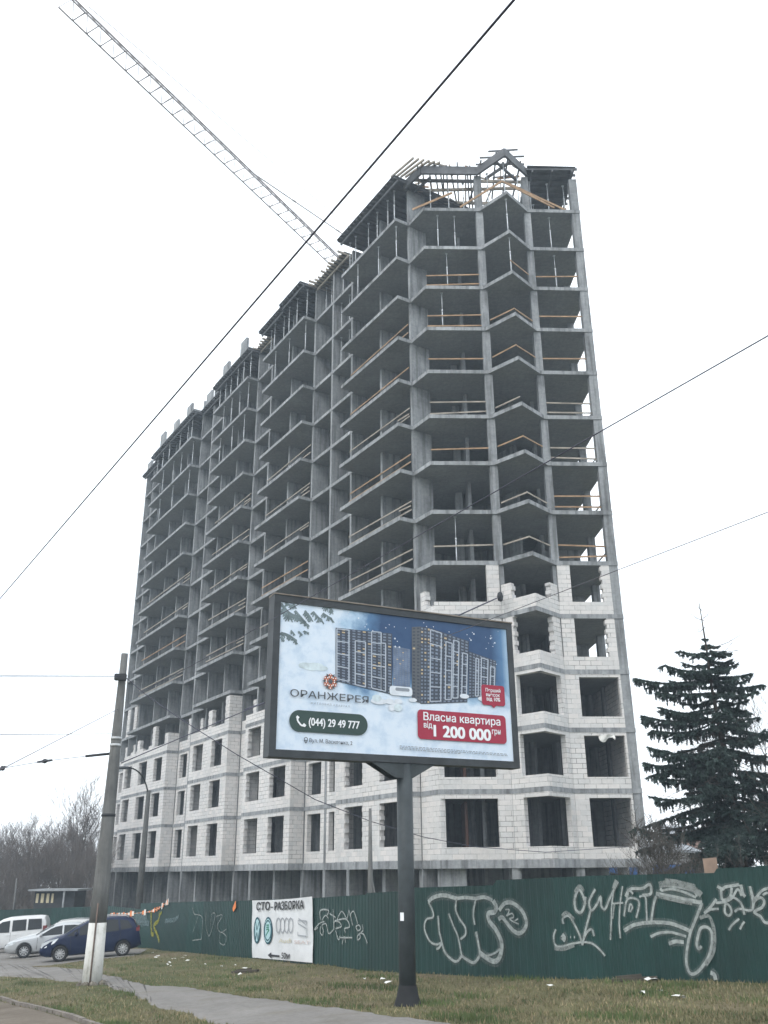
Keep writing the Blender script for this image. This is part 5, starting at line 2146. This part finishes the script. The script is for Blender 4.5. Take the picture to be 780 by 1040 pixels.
VAN = dict(l=4.35, h=1.86, r=.32, axles=(.85, 3.55), paint='paint_white', tum=.16,
           top=[(0, .62), (.05, .80), (.2, .92), (.6, 1.04), (.95, 1.14), (1.4, 1.50), (1.8, 1.76), (2.2, 1.85), (2.8, 1.87), (3.8, 1.86), (4.18, 1.80), (4.28, 1.5), (4.33, .9), (4.35, .5)],
           belt=[(0, .6), (.6, .92), (1.0, 1.0), (4.35, 1.08)], hw=HW0(4.35, .88), zb=ZB(4.35),
           side_glass=[([(1.22, 1.08), (1.55, 1.40), (1.85, 1.62), (2.28, 1.68), (2.28, 1.06)], 'side_window', 'car_glass'), ([(2.42, 1.10), (2.42, 1.68), (3.18, 1.70), (3.18, 1.12)], 'side_window', 'car_glass'),
                       ([(3.28, 1.12), (3.28, 1.70), (4.0, 1.68), (4.05, 1.14)], 'side_window', 'car_glass')],
           screens=[(1.0, 1.78, 'windscreen', 'windscreen_glass', .74, .60)], headlight=[(.10, .74, .86), (.12, .90, .84), (.4, 1.0, .93), (.48, .92, .95), (.3, .76, .94)], tail=(4.1, 4.3, .95, 1.3), mirror=(1.4, 1.12), handles=(2.2, 2.6),
           seams=[[(1.25, .35), (1.25, 1.0)], [(2.35, .3), (2.35, 1.05)]], grille=(.4, .66), spokes=6)
DRK = dict(SED, paint='paint_black')


def place_car(root, P, px, Y, yaw):
    """photo x of the middle of the car, depth Y, yaw: 0 = nose to the left, across the view"""
    d = ray(px, 968)
    x = d.x / d.y * Y
    view = atan2(x, Y)
    f = Vector((-cos(view) * cos(yaw) - sin(view) * sin(yaw), sin(view) * 0 - sin(yaw) * cos(view) + sin(view) * cos(yaw), 0))
    f = Vector((-1, 0, 0))
    f.rotate(Matrix.Rotation(yaw, 3, 'Z'))
    hl = (P['axles'][1] - P['axles'][0]) / 2
    a, c = Vector((x, Y, 0)) + f * hl, Vector((x, Y, 0)) - f * hl
    a.z, c.z = gz(a.x, a.y) + .02, gz(c.x, c.y) + .02
    fw = (a - c).normalized()
    lf = Vector((0, 0, 1)).cross(fw).normalized()
    up = fw.cross(lf)
    m_ = Matrix(((fw.x, lf.x, up.x), (fw.y, lf.y, up.y), (fw.z, lf.z, up.z)))
    root.rotation_euler = m_.to_euler()
    mid = (a + c) / 2
    root.location = mid + fw * ((P['axles'][0] + P['axles'][1]) / 2)


GC = 'cars parked by the green fence'
for nm, P, lab, px, Y, yw in (('parked_car', MPV, 'dark blue family car with roof rails parked nearest behind the concrete mast', 94, 45.0, radians(14)),
                              ('parked_car', SED, 'low silver car parked directly behind the dark blue one', 55, 50.5, radians(16)),
                              ('parked_car', HAT, 'pale estate car parked between the silver car and the white van', 57, 54.5, radians(14)),
                              ('parked_van', VAN, 'white passenger van with dark side windows parked behind the pale cars', 9, 58.0, radians(10)),
                              ('parked_car', DRK, 'dark car just showing at the left edge behind the white van', -22, 63.0, radians(10))):
    r_ = build_car(nm, lab, P, GC)
    if nm == 'parked_van':
        r_['category'] = 'van'
    place_car(r_, P, px, Y, yw)

# ------------------------------------------------------------------ trees
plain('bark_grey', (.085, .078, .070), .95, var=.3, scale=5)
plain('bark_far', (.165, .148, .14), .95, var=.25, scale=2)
plain('bark_spruce', (.06, .05, .042), .95, var=.3, scale=5)
b = NB('spruce_needle', .75, 0, .2)
n1 = b.noise(b.coord(), 3.3, 5, .7)
b.color(b.ramp(n1, [(.3, (.018, .036, .032)), (.5, (.038, .062, .056)), (.72, (.085, .110, .100))]))


def bare_tree(h, rng_, spread=.5, levels=5, r0=None, mat='bark_grey', lean=(0, 0), nsplit=(2, 4), dens=1.0, rmin=.008, sides=4, up=.25):
    """trunk + crown builders for a leafless tree; returns (trunk MB, crown MB)"""
    tr, cr = MB(), MB()
    r0 = r0 or h * .017

    def grow(p, d, ln, r, lev, mb):
        n = 4 if lev < 2 else 3
        pts, rs = [p], [r]
        dd = d.copy()
        for i in range(n):
            dd = (dd + Vector((rng_.uniform(-1, 1), rng_.uniform(-1, 1), rng_.uniform(-.6, .9))) * (.10 + .04 * lev) + Vector((0, 0, up * .12))).normalized()
            p = p + dd * ln / n
            pts.append(p)
            rs.append(max(rmin * .6, r * (1 - .45 * (i + 1) / n)))
        mb.tube(pts, rs, 7 if lev == 0 else (5 if lev < 2 else sides), 0, True, False)
        if lev >= levels:
            return
        k = int(rng_.randint(*nsplit) * dens + .5) + (2 if lev == 0 else 0)
        for j in range(k):
            f = rng_.uniform(.25 if lev else .35, 1.0)
            i = min(n - 1, int(f * n))
            q_ = pts[i].lerp(pts[i + 1], f * n - i)
            ax = Vector((rng_.uniform(-1, 1), rng_.uniform(-1, 1), rng_.uniform(-.3, .3)))
            nd = (dd * (1 - spread) + ax.normalized() * spread + Vector((0, 0, up))).normalized()
            grow(q_, nd, ln * rng_.uniform(.50, .78), max(rmin, rs[i] * rng_.uniform(.45, .65)), lev + 1, cr)
        grow(pts[-1], dd, ln * rng_.uniform(.6, .8), max(rmin, rs[-1] * .85), lev + 1, cr)
    grow(Vector((0, 0, -.2)), Vector((lean[0], lean[1], 1)).normalized(), h * .42, r0, 0, tr)
    return tr, cr


protos = []
rt = random.Random(21)
for k_ in range(5):
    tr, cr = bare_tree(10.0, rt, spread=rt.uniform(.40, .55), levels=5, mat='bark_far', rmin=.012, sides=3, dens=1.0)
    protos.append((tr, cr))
built = {}


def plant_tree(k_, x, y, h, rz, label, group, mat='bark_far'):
    root = thing('bare_tree', (x, y, gz(x, y)), label, 'tree', group, rz)
    s_ = h / 10.0
    root.scale = (s_, s_, s_)
    if (k_, mat) not in built:
        a = protos[k_][0].build('trunk', mat, root, True, uv=False)
        c = protos[k_][1].build('crown', mat, root, True, uv=False)
        built[(k_, mat)] = (a.data, c.data)
    else:
        for nm, me in zip(('trunk', 'crown'), built[(k_, mat)]):
            o = bpy.data.objects.new(nm, me)
            COL.objects.link(o)
            o.parent = root
    return root


rt = random.Random(5)
tall = on_Y(80, 900, 84)
plant_tree(0, tall.x, 84, 11.6, 1.0, 'tall bare tree rising above the other trees just left of the concrete mast', None)
GT = 'bare trees beyond the car park'
LT = 'leafless grey tree in the thicket beyond the car park at the left edge'
n_ = 0
for row, (Y0, cnt, hh) in enumerate(((74, 10, 6.4), (82, 12, 7.2), (92, 13, 8.0), (104, 14, 8.8))):
    for i in range(cnt):
        px = -60 + 185 * (i + rt.uniform(.1, .9)) / cnt
        Y = Y0 + rt.uniform(-4, 4)
        if px > 98:
            continue
        p = on_Y(px, 900, Y)
        plant_tree(rt.randrange(5), p.x, Y, hh * rt.uniform(.82, 1.1) * (1.0 + (.1 if 20 < px < 100 else 0)), rt.uniform(0, 6.28), LT, GT)
# thicket of undergrowth below the trees
q = MB()
rs = random.Random(9)
for k_ in range(1500):
    px = rs.uniform(-60, 118)
    Y = rs.uniform(70, 100)
    p = on_Y(px, 900, Y)
    if px > 98:
        continue
    z = gz(p.x, Y)
    h = rs.uniform(1.5, 4.2)
    dx, dy = rs.uniform(-1, 1), rs.uniform(-.6, .6)
    a = Vector((p.x, Y, z - .1))
    m1 = a + Vector((dx * .3, dy * .3, h * .5))
    c = a + Vector((dx, dy, h))
    q.tube([a, m1, c], [.028, .02, .008], 3, 0, True, False)
    for j in range(3):
        s0 = m1.lerp(c, rs.uniform(0, .8))
        q.tube([s0, s0 + Vector((rs.uniform(-.6, .6), rs.uniform(-.6, .6), rs.uniform(.2, .8)))], [.014, .006], 3, 0, True, False)
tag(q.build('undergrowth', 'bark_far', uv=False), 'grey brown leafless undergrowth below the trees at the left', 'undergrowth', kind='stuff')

# ---- spruce on the right, behind the fence
SY = 32.0
sp_top = on_Y(716, 646, SY)
SX = sp_top.x - .05
sz0 = gz(SX, SY)
spr = thing('spruce', (SX, SY, sz0), 'dark spruce with long drooping branches and a dry bare leader standing behind the fence', 'tree')
rs = random.Random(31)
q = MB()
ztop = sp_top.z
dead = on_Y(711, 612, SY)
zd = dead.z
tipx = on_Y(724, 700, SY).x
tr_pts = [(tipx + .25, SY + .1, sz0 - .2), (tipx + .22, SY + .1, sz0 + 3), (tipx + .12, SY + .1, sz0 + 6), (tipx, SY + .1, on_Y(724, 700, SY).z), (on_Y(718, 655, SY).x, SY + .1, on_Y(718, 655, SY).z), (dead.x, SY + .1, zd)]
q.tube(tr_pts, [.17, .14, .10, .05, .035, .012], 9)
for (x0, y0, x1, y1) in ((719, 660, 760, 640), (720, 661, 756, 659), (721, 674, 752, 670), (722, 676, 745, 650), (715, 630, 700, 622), (716, 637, 706, 641), (714, 628, 722, 618), (713, 620, 707, 612), (720, 690, 700, 676)):
    a, c = on_Y(x0, y0, SY + .1), on_Y(x1, y1, SY + rs.uniform(-.6, .6))
    m1 = a.lerp(c, .5) - Vector((0, 0, .08))
    q.tube([a, m1, c], [.016, .011, .004], 4, 0, True, False)
    for j in range(2):
        s0 = m1.lerp(c, rs.uniform(.1, .8))
        q.tube([s0, s0 + Vector((rs.uniform(-.2, .3), rs.uniform(-.2, .2), rs.uniform(-.05, .3)))], [.006, .003], 3, 0, True, False)
q.build('trunk', 'bark_spruce', spr)
br_, nd = MB(), MB()


def needles(mb, p, d, ln, size, n):
    """bottle-brush of short blades along a twig"""
    for i in range(n):
        f = (i + rs.random()) / n
        c = p + d * ln * f
        ax = Vector((rs.uniform(-1, 1), rs.uniform(-1, 1), rs.uniform(-1, .5)))
        ax = (ax - d * ax.dot(d) * .5)
        if ax.length < .1:
            continue
        ax = ax.normalized() * size * rs.uniform(.6, 1.2)
        sd_ = d.cross(ax)
        if sd_.length < 1e-4:
            continue
        sd_ = sd_.normalized() * size * .32
        mb.face([c - sd_, c + sd_, c + ax * .9 + d * size * .6])


def spruce_branch(z, ang, ln, droop, tipup, drapes):
    dirh = Vector((cos(ang), sin(ang), 0))
    base = Vector((tipx + .15, SY + .1, z))
    pts = []
    for i in range(8):
        f = i / 7
        zz = z - droop * ln * (f ** 1.3) + tipup * ln * max(0, f - .55) ** 1.5 * 2.2
        side = Vector((-dirh.y, dirh.x, 0)) * sin(f * 3 + ang * 5) * .06 * ln
        pts.append(Vector((base.x, base.y, 0)) + dirh * ln * f + side + Vector((0, 0, zz)))
    br_.tube(pts, [.035 * (1 - .8 * i / 7) * (ln / 2.5) ** .5 for i in range(8)], 4, 0, True, False)
    for i in range(1, 8):
        a, c = pts[i - 1], pts[i]
        d = (c - a)
        L_ = d.length
        d = d.normalized()
        f = i / 7
        needles(nd, a, d, L_, .12, int(44 * L_ / .35))
        if i >= 2:
            k = max(1, int(drapes * 1.7 * L_ / .3))
            for j in range(k):
                s0 = a.lerp(c, rs.random())
                sd_ = Vector((-dirh.y, dirh.x, 0)) * rs.choice((-1, 1))
                # side twig then hanging curtain
                l1 = (1 - f * .7) * ln * .36 * rs.uniform(.5, 1.2)
                tdir = (sd_ * .8 + dirh * .55 + Vector((0, 0, -.25))).normalized()
                needles(nd, s0, tdir, l1, .10, int(46 * l1 / .4) + 2)
                for h_ in range(rs.randint(2, 4)):
                    s1 = s0 + tdir * l1 * rs.uniform(.2, 1)
                    l2 = rs.uniform(.08, .30) * (1.1 - .5 * f) * min(1.2, ln / 2)
                    hd = Vector((rs.uniform(-.18, .18), rs.uniform(-.18, .18), -1)).normalized()
                    needles(nd, s1, hd, l2, .075, int(34 * l2 / .3) + 2)


zlow = sz0 + 1.6
Hs = ztop - zlow
nwh = 25
for w_ in range(nwh):
    f = w_ / (nwh - 1)
    z = zlow + Hs * (f ** .92) * .97
    prof = .25 + 3.7 * (1 - f) ** .85
    nb_ = rs.randint(5, 7) if f > .12 else rs.randint(3, 5)
    for k_ in range(nb_):
        ang = rs.uniform(0, 6.28) if f > .5 else 2 * pi * (k_ + rs.uniform(0, .8)) / nb_
        ln = prof * rs.uniform(.35, 1.22)
        spruce_branch(z + rs.uniform(-.15, .15), ang, ln, .10 + .22 * (1 - f) + rs.uniform(-.06, .08), .30 * rs.random(), 1.6 if f < .75 else 1.0)
# the long limbs that stand out on the left in the photograph
for (x1, y1, z_off, dr) in ((668, 712, .5, .10), (672, 728, .4, .02), (664, 752, .3, .12), (662, 770, .3, .02), (676, 684, .3, .0), (682, 700, .3, .12), (668, 800, .2, .1), (690, 668, .3, .05), (772, 735, .3, .05), (764, 690, .3, .0), (648, 700, .75, .08), (655, 738, .4, .06), (657, 786, .2, .05), (776, 702, .5, .05), (690, 690, .6, .02)):
    tipp = on_Y(x1, y1, SY - .2)
    dx = tipp.x - tipx - .15
    spruce_branch(tipp.z + abs(dx) * dr + .12, atan2(-.3, dx), abs(dx) * 1.04, dr, .12, 2.6)
for k_ in range(520):                      # dry inner twigs in the lower half
    f = rs.random() ** 1.5
    z = sz0 + 1.0 + f * 5.5
    ang = rs.uniform(0, 6.28)
    rad = (3.0 * (1 - f * .8)) * rs.uniform(.1, 1.0)
    a = Vector((tipx + .15 + rad * cos(ang), SY + .1 + rad * sin(ang), z))
    d = Vector((cos(ang), sin(ang), rs.uniform(-.7, .3))).normalized() * rs.uniform(.5, 1.3)
    m1 = a + d * .5 + Vector((rs.uniform(-.1, .1), rs.uniform(-.1, .1), rs.uniform(-.12, .05)))
    br_.tube([a, m1, a + d], [.012, .008, .003], 3, 0, True, False)
    for j in range(3):
        s0 = a + d * rs.uniform(.3, .9)
        br_.tube([s0, s0 + Vector((rs.uniform(-.35, .35), rs.uniform(-.35, .35), rs.uniform(-.3, .15)))], [.006, .002], 3, 0, True, False)
br_.build('branch', 'bark_spruce', spr, uv=False)
nd.build('needles', 'spruce_needle', spr, uv=False)
# a lower spruce just beyond the right edge
SY = 35.0
sp2 = on_Y(806, 722, SY)
tipx = sp2.x - .15
sz1 = gz(sp2.x, SY)
spr2 = thing('spruce', (sp2.x, SY, sz1), 'lower dark spruce at the right edge whose branches fill in beside the taller one', 'tree')
q = MB()
q.tube([(sp2.x, SY + .1, sz1 - .2), (sp2.x, SY + .1, sp2.z)], [.14, .02], 8)
q.build('trunk', 'bark_spruce', spr2)
br_, nd = MB(), MB()
for w_ in range(17):
    f = w_ / 16
    z = sz1 + 1.2 + (sp2.z - sz1 - 1.2) * f * .97
    for k_ in range(rs.randint(4, 6)):
        spruce_branch(z + rs.uniform(-.15, .15), rs.uniform(0, 6.28), (.25 + 2.6 * (1 - f) ** .85) * rs.uniform(.4, 1.2), .12 + .2 * (1 - f), .3 * rs.random(), 1.4)
br_.build('branch', 'bark_spruce', spr2, uv=False)
nd.build('needles', 'spruce_needle', spr2, uv=False)
SY = 32.0

# ---- bare trees and bushes around the spruce
rt2 = random.Random(77)


def solo_tree(x, y, h, label, seed, spread=.5, levels=5, lean=(0, 0), dens=1.0, name='bare_tree', cat='tree', r0=None, rmin=.006):
    rg = random.Random(seed)
    tr, cr = bare_tree(h, rg, spread=spread, levels=levels, lean=lean, dens=dens, r0=r0, rmin=rmin, sides=3)
    root = thing(name, (x, y, gz(x, y)), label, cat)
    tr.build('trunk', 'bark_grey', root, True, uv=False)
    cr.build('crown', 'bark_grey', root, True, uv=False)
    return root


p = on_Y(796, 800, 34)
solo_tree(p.x, 34, 7.2, 'leafless tree reaching in at the right edge beside the spruce', 4, .45, 5, (-.12, 0))
p = on_Y(702, 900, 27.5)
solo_tree(p.x, 27.5, 3.7, 'spreading leafless bush in front of the spruce close behind the fence', 11, .62, 5, (-.35, 0), 1.0, 'bare_bush', 'bush', .06, .007)
p = on_Y(672, 900, 29.5)
solo_tree(p.x, 29.5, 3.8, 'thin leafless bush against the right corner of the building', 15, .6, 5, (-.25, 0), 1.1, 'bare_bush', 'bush', .04, .005)
p = on_Y(750, 900, 26.5)
solo_tree(p.x, 26.5, 2.4, 'tangled leafless bush under the right side of the spruce', 19, .62, 5, (.1, 0), 1.1, 'bare_bush', 'bush', .05, .006)

# ------------------------------------------------------------------ small buildings behind
plain('kiosk_dark', (.045, .05, .055), .7)
plain('kiosk_roof', (.30, .32, .34), .6)
plain('warm_pane', (.62, .55, .38), .4, var=.15)
plain('shed_blue', (.035, .12, .34), .5, var=.3)
plain('shed_wall', (.40, .40, .40), .8)
plain('shed_pink', (.36, .24, .20), .8)
plain('board_raw', (.26, .19, .15), .85)
KY = 66.5
ka, kb = on_Y(33, 928, KY), on_Y(74, 928, KY)
kz = on_Y(50, 903.5, KY).z
kg = gz(ka.x, KY)
kio = thing('kiosk', ((ka.x + kb.x) / 2, KY + 1, kg), 'dark flat-roofed kiosk with four pale windows beyond the parked cars', 'kiosk')
q = MB()
q.box(ka.x, kb.x, KY, KY + 2.4, kg - .3, kz - .1)
q.build('kiosk_wall', 'kiosk_dark', kio)
q = MB()
q.box(ka.x - .3, kb.x + .3, KY - .5, KY + 2.7, kz - .09, kz + .03)
q.build('roof', 'kiosk_roof', kio)
for x0, x1 in ((36, 39.6), (41, 45), (46.6, 50.4), (51.6, 54.8)):
    a, c = on_Y(x0, 917, KY - .03), on_Y(x1, 907.5, KY - .03)
    q = MB()
    q.box(a.x, c.x, KY - .04, KY - .005, a.z, c.z)
    q.build('window', 'warm_pane', kio)
p = on_Y(63, 928, KY - .35)
q = MB()
q.box(p.x - .05, p.x + .05, KY - .42, KY - .32, kg - .2, kz - .1)
q.build('post', 'kiosk_roof', kio)
for (x, yt, yb) in ((17, 892, 924),):
    p, p2 = on_Y(x, yt, 70), on_Y(x - 2, yb, 70)
    q = MB()
    q.tube([(p2.x, 70, gz(p2.x, 70)), (p.x, 70, p.z)], [.12, .05], 8)
    tag(q.build('grey_pole', 'mast_concrete'), 'slim pale pole at the left edge of the kiosk in front of the thicket', 'pole')
# low buildings seen between the columns and below the spruce
BY = 76.0
a, c = on_Y(596, 895, BY), on_Y(708, 866, BY)
sg = gz(a.x, BY)
shed = thing('roadside_shed', ((a.x + c.x) / 2, BY, sg), 'low pale shed with blue panels seen under the building corner and behind the spruce', 'shed')
q = MB()
q.box(a.x, c.x, BY, BY + 5, sg - .3, c.z)
q.build('shed_wall', 'shed_wall', shed)
for (x0, x1, y0, y1) in ((616, 632, 890, 876), (640, 655, 890, 874), (664, 702, 889, 878), (700, 707, 889, 882)):
    p0_, p1_ = on_Y(x0, y0, BY - .06), on_Y(x1, y1, BY - .06)
    q = MB()
    q.box(p0_.x, p1_.x, BY - .08, BY - .01, min(p0_.z, p1_.z), max(p0_.z, p1_.z))
    q.build('blue_panel', 'shed_blue', shed)
q = MB()
q.hexa([(a.x - .3, BY - .4, c.z + .002), (c.x + .3, BY - .4, c.z + .002), (c.x + .3, BY + 5.3, c.z + .8), (a.x - .3, BY + 5.3, c.z + .8)], [(a.x - .3, BY - .4, c.z + .12), (c.x + .3, BY - .4, c.z + .12), (c.x + .3, BY + 5.3, c.z + .95), (a.x - .3, BY + 5.3, c.z + .95)])
q.build('roof', 'kiosk_roof', shed)
BY2 = 98.0
a, c = on_Y(688, 895, BY2), on_Y(712, 850, BY2)
sg = gz(a.x, BY2)
hs_ = thing('low_house', ((a.x + c.x) / 2, BY2, sg), 'low pale house with a pinkish upper wall glimpsed between the spruce branches', 'house')
q = MB()
q.box(a.x, c.x, BY2, BY2 + 7, sg - .3, c.z - 1.4)
q.build('wall', 'shed_wall', hs_)
q = MB()
q.box(a.x, c.x, BY2, BY2 + 7, c.z - 1.398, c.z)
q.build('upper_wall', 'shed_pink', hs_)
q = MB()
xm = (a.x + c.x) / 2
q.hexa([(a.x - .4, BY2 - .4, c.z + .002), (c.x + .4, BY2 - .4, c.z + .002), (c.x + .4, BY2 + 7.4, c.z + .002), (a.x - .4, BY2 + 7.4, c.z + .002)], [(a.x - .2, BY2 + 3, c.z + 1.2), (c.x + .2, BY2 + 3, c.z + 1.2), (c.x + .2, BY2 + 4, c.z + 1.2), (a.x - .2, BY2 + 4, c.z + 1.2)])
q.build('roof', 'kiosk_roof', hs_)
q = MB()
p = fence_hit(722, 872, -.12)[0]
q.hexa([(p.x - .12, p.y, -2.2), (p.x + .12, p.y - .1, -2.2), (p.x + .12, p.y - .07, -2.2), (p.x - .12, p.y + .03, -2.2)], [(p.x - .16, p.y, p.z), (p.x + .08, p.y - .1, p.z + .02), (p.x + .08, p.y - .07, p.z + .02), (p.x - .16, p.y + .03, p.z)])
tag(q.build('raw_board', 'board_raw'), 'raw brown board standing up behind the fence below the spruce', 'board')

# ------------------------------------------------------------------ grass tufts and litter
def inside_strip(x, y, A_, B_):
    """is the plan point between the two edges of a ground strip"""
    if x < min(A_[0].x, B_[0].x) - .3 or x > max(A_[-1].x, B_[-1].x) + .3:
        return False

    def yy(P):
        for a, c in zip(P, P[1:]):
            if (a.x - x) * (c.x - x) <= 0 and abs(a.x - c.x) > 1e-6:
                return a.y + (c.y - a.y) * (x - a.x) / (c.x - a.x)
        return None
    ya, yb = yy(A_), yy(B_)
    if ya is None or yb is None:
        return False
    w_ = .10 + .08 * sin(x * 7.3) * sin(x * 2.9)
    return min(ya, yb) + w_ < y < max(ya, yb) - w_


plain('blade_green', (.095, .130, .050), .9, var=.35, scale=.5)
plain('blade_olive', (.150, .148, .078), .9, var=.35, scale=.5)
plain('blade_straw', (.27, .225, .135), .9, var=.3, scale=.5)
rg = random.Random(99)
q = MB()
cnt = 0
while cnt < 60000:
    px = rg.uniform(-30, 810)
    py = rg.uniform(962, 1062)
    d = ray(px, py)
    p = on_ground(px, py)
    if p.y > 60 or p.y < 8:
        continue
    s0 = None
    if inside_strip(p.x, p.y, PA, PB) or inside_strip(p.x, p.y, KA, KB) or inside_strip(p.x, p.y, RA, RB):
        continue
    cl = sin(p.x * 1.9 + 2 * sin(p.y * .8)) * sin(p.y * 1.3 + sin(p.x)) + .5 * sin(p.x * 4.3 + p.y * 3.1)
    if cl < rg.uniform(-1.7, .7):
        cnt += .25
        continue
    z = gz(p.x, p.y)
    h = rg.uniform(.03, .085) * (1.5 if cl > .7 else 1)
    an = rg.uniform(0, 6.28)
    w_ = rg.uniform(.008, .018)
    dx, dy = cos(an) * w_, sin(an) * w_
    q.face([(p.x - dx, p.y - dy, z - .01), (p.x + dx, p.y + dy, z - .01), (p.x + rg.uniform(-.04, .04), p.y + rg.uniform(-.04, .04), z + h)], 0 if cl > .5 + rg.uniform(-.5, .6) else (1 if rg.random() < .7 else 2))
    cnt += 1
tag(q.build('grass', ['blade_green', 'blade_olive', 'blade_straw'], uv=False), 'short dull winter grass on the verge', 'grass', kind='stuff')

plain('paper', (.66, .66, .63), .8, var=.1)
GL = 'paper scraps on the grass'
spots = [(155, 969), (158, 974), (163, 977), (170, 981), (172, 979), (173, 983), (176, 975), (186, 974), (188, 972), (190, 977), (160, 972), (208, 981), (225, 983), (239, 982.5), (249, 985), (244, 991), (370, 996), (389, 996.5), (394, 1000), (412, 995), (652, 1011), (671, 1009), (687, 1015), (694, 1016), (664, 997), (659, 997.5), (12, 973), (560, 1004)]
for i, (x, y) in enumerate(spots):
    p = on_ground(x, y)
    q = MB()
    n_ = 6
    s_ = rg.uniform(.05, .12) * (1.5 if i in (24, 25, 26) else 1)
    ring = []
    for k_ in range(n_):
        t = 2 * pi * k_ / n_
        r_ = s_ * rg.uniform(.6, 1.1)
        ring.append((p.x + r_ * cos(t), p.y + r_ * sin(t), gz(p.x, p.y) + .03 + rg.uniform(0, .05)))
    c_ = (p.x, p.y, gz(p.x, p.y) + .05 + rg.uniform(0, .05))
    for k_ in range(n_):
        q.face([ring[k_], ring[(k_ + 1) % n_], c_])
    if x < 200:
        lab = 'white paper scrap in the litter on the grass right of the dark blue car'
    elif x < 260:
        lab = 'white paper scrap on the grass left of and below the white banner'
    elif x < 420:
        lab = 'white paper scrap on the grass near the billboard pole'
    else:
        lab = 'white paper scrap on the grass below the graffiti at the right'
    if i == 26:
        lab = 'white paper scrap lying on the asphalt in front of the silver car'
    tag(q.build('paper_scrap', 'paper', uv=False), lab, 'litter', GL)
plain('plank_wet', (.07, .062, .05), .9)
for i, (x0, y0, x1, y1, lab) in enumerate(((428, 981, 446, 979, 'dark weathered plank on the grass just right of the billboard pole'), (348, 981, 362, 983, 'dark weathered plank at the fence foot left of the billboard pole'),
                                           (236, 989, 262, 987.5, 'dark stick lying on the grass below the white banner'), (622, 998, 668, 996, 'dark clod of earth and planks at the fence foot below the graffiti'))):
    a, c = on_ground(x0, y0), on_ground(x1, y1)
    q = MB()
    a.z, c.z = gz(a.x, a.y) + .04, gz(c.x, c.y) + .05
    q.beam(a, c, .14, .06)
    q.beam(a + Vector((.1, .12, .04)), a.lerp(c, .7) + Vector((0, .15, .05)), .08, .05)
    tag(q.build('plank', 'plank_wet'), lab, 'plank')

# pale plastic sheet hanging in an opening of the short face
q = MB()
pc = on_Y(617, 748, 47.0)
rw = random.Random(8)
pts = []
for j in range(5):
    for i in range(6):
        q.v.append((pc.x - .4 + i * .16, 47.12 + .12 * sin(i * 1.7 + j), pc.z + .12 - j * .07 * (1 + .5 * sin(i * 1.3)) + rw.uniform(-.03, .03)))
for j in range(4):
    for i in range(5):
        k_ = j * 6 + i
        q.f.append([k_, k_ + 1, k_ + 7, k_ + 6])
        q.mi.append(0)
        q.sm.append(True)
tag(q.build('plastic_sheet', 'paper', uv=False), 'crumpled white plastic sheet hanging in an opening of the right face beside the spruce', 'plastic sheet')

# ------------------------------------------------------------------ air: pale haze round the camera and the whole scene
hz = bpy.data.materials.new('haze_air')
hz.use_nodes = True
ht = hz.node_tree
ht.nodes.remove(ht.nodes['Principled BSDF'])
pv = ht.nodes.new('ShaderNodeVolumePrincipled')
pv.inputs['Color'].default_value = (.72, .86, 1.0, 1)
pv.inputs['Density'].default_value = .0013
ht.links.new(pv.outputs[0], ht.nodes['Material Output'].inputs['Volume'])
MATS['haze_air'] = hz
q = MB()
q.box(-330, 330, -330, 330, -9, 80)
tag(q.build('haze', 'haze_air', uv=False), kind='stuff')
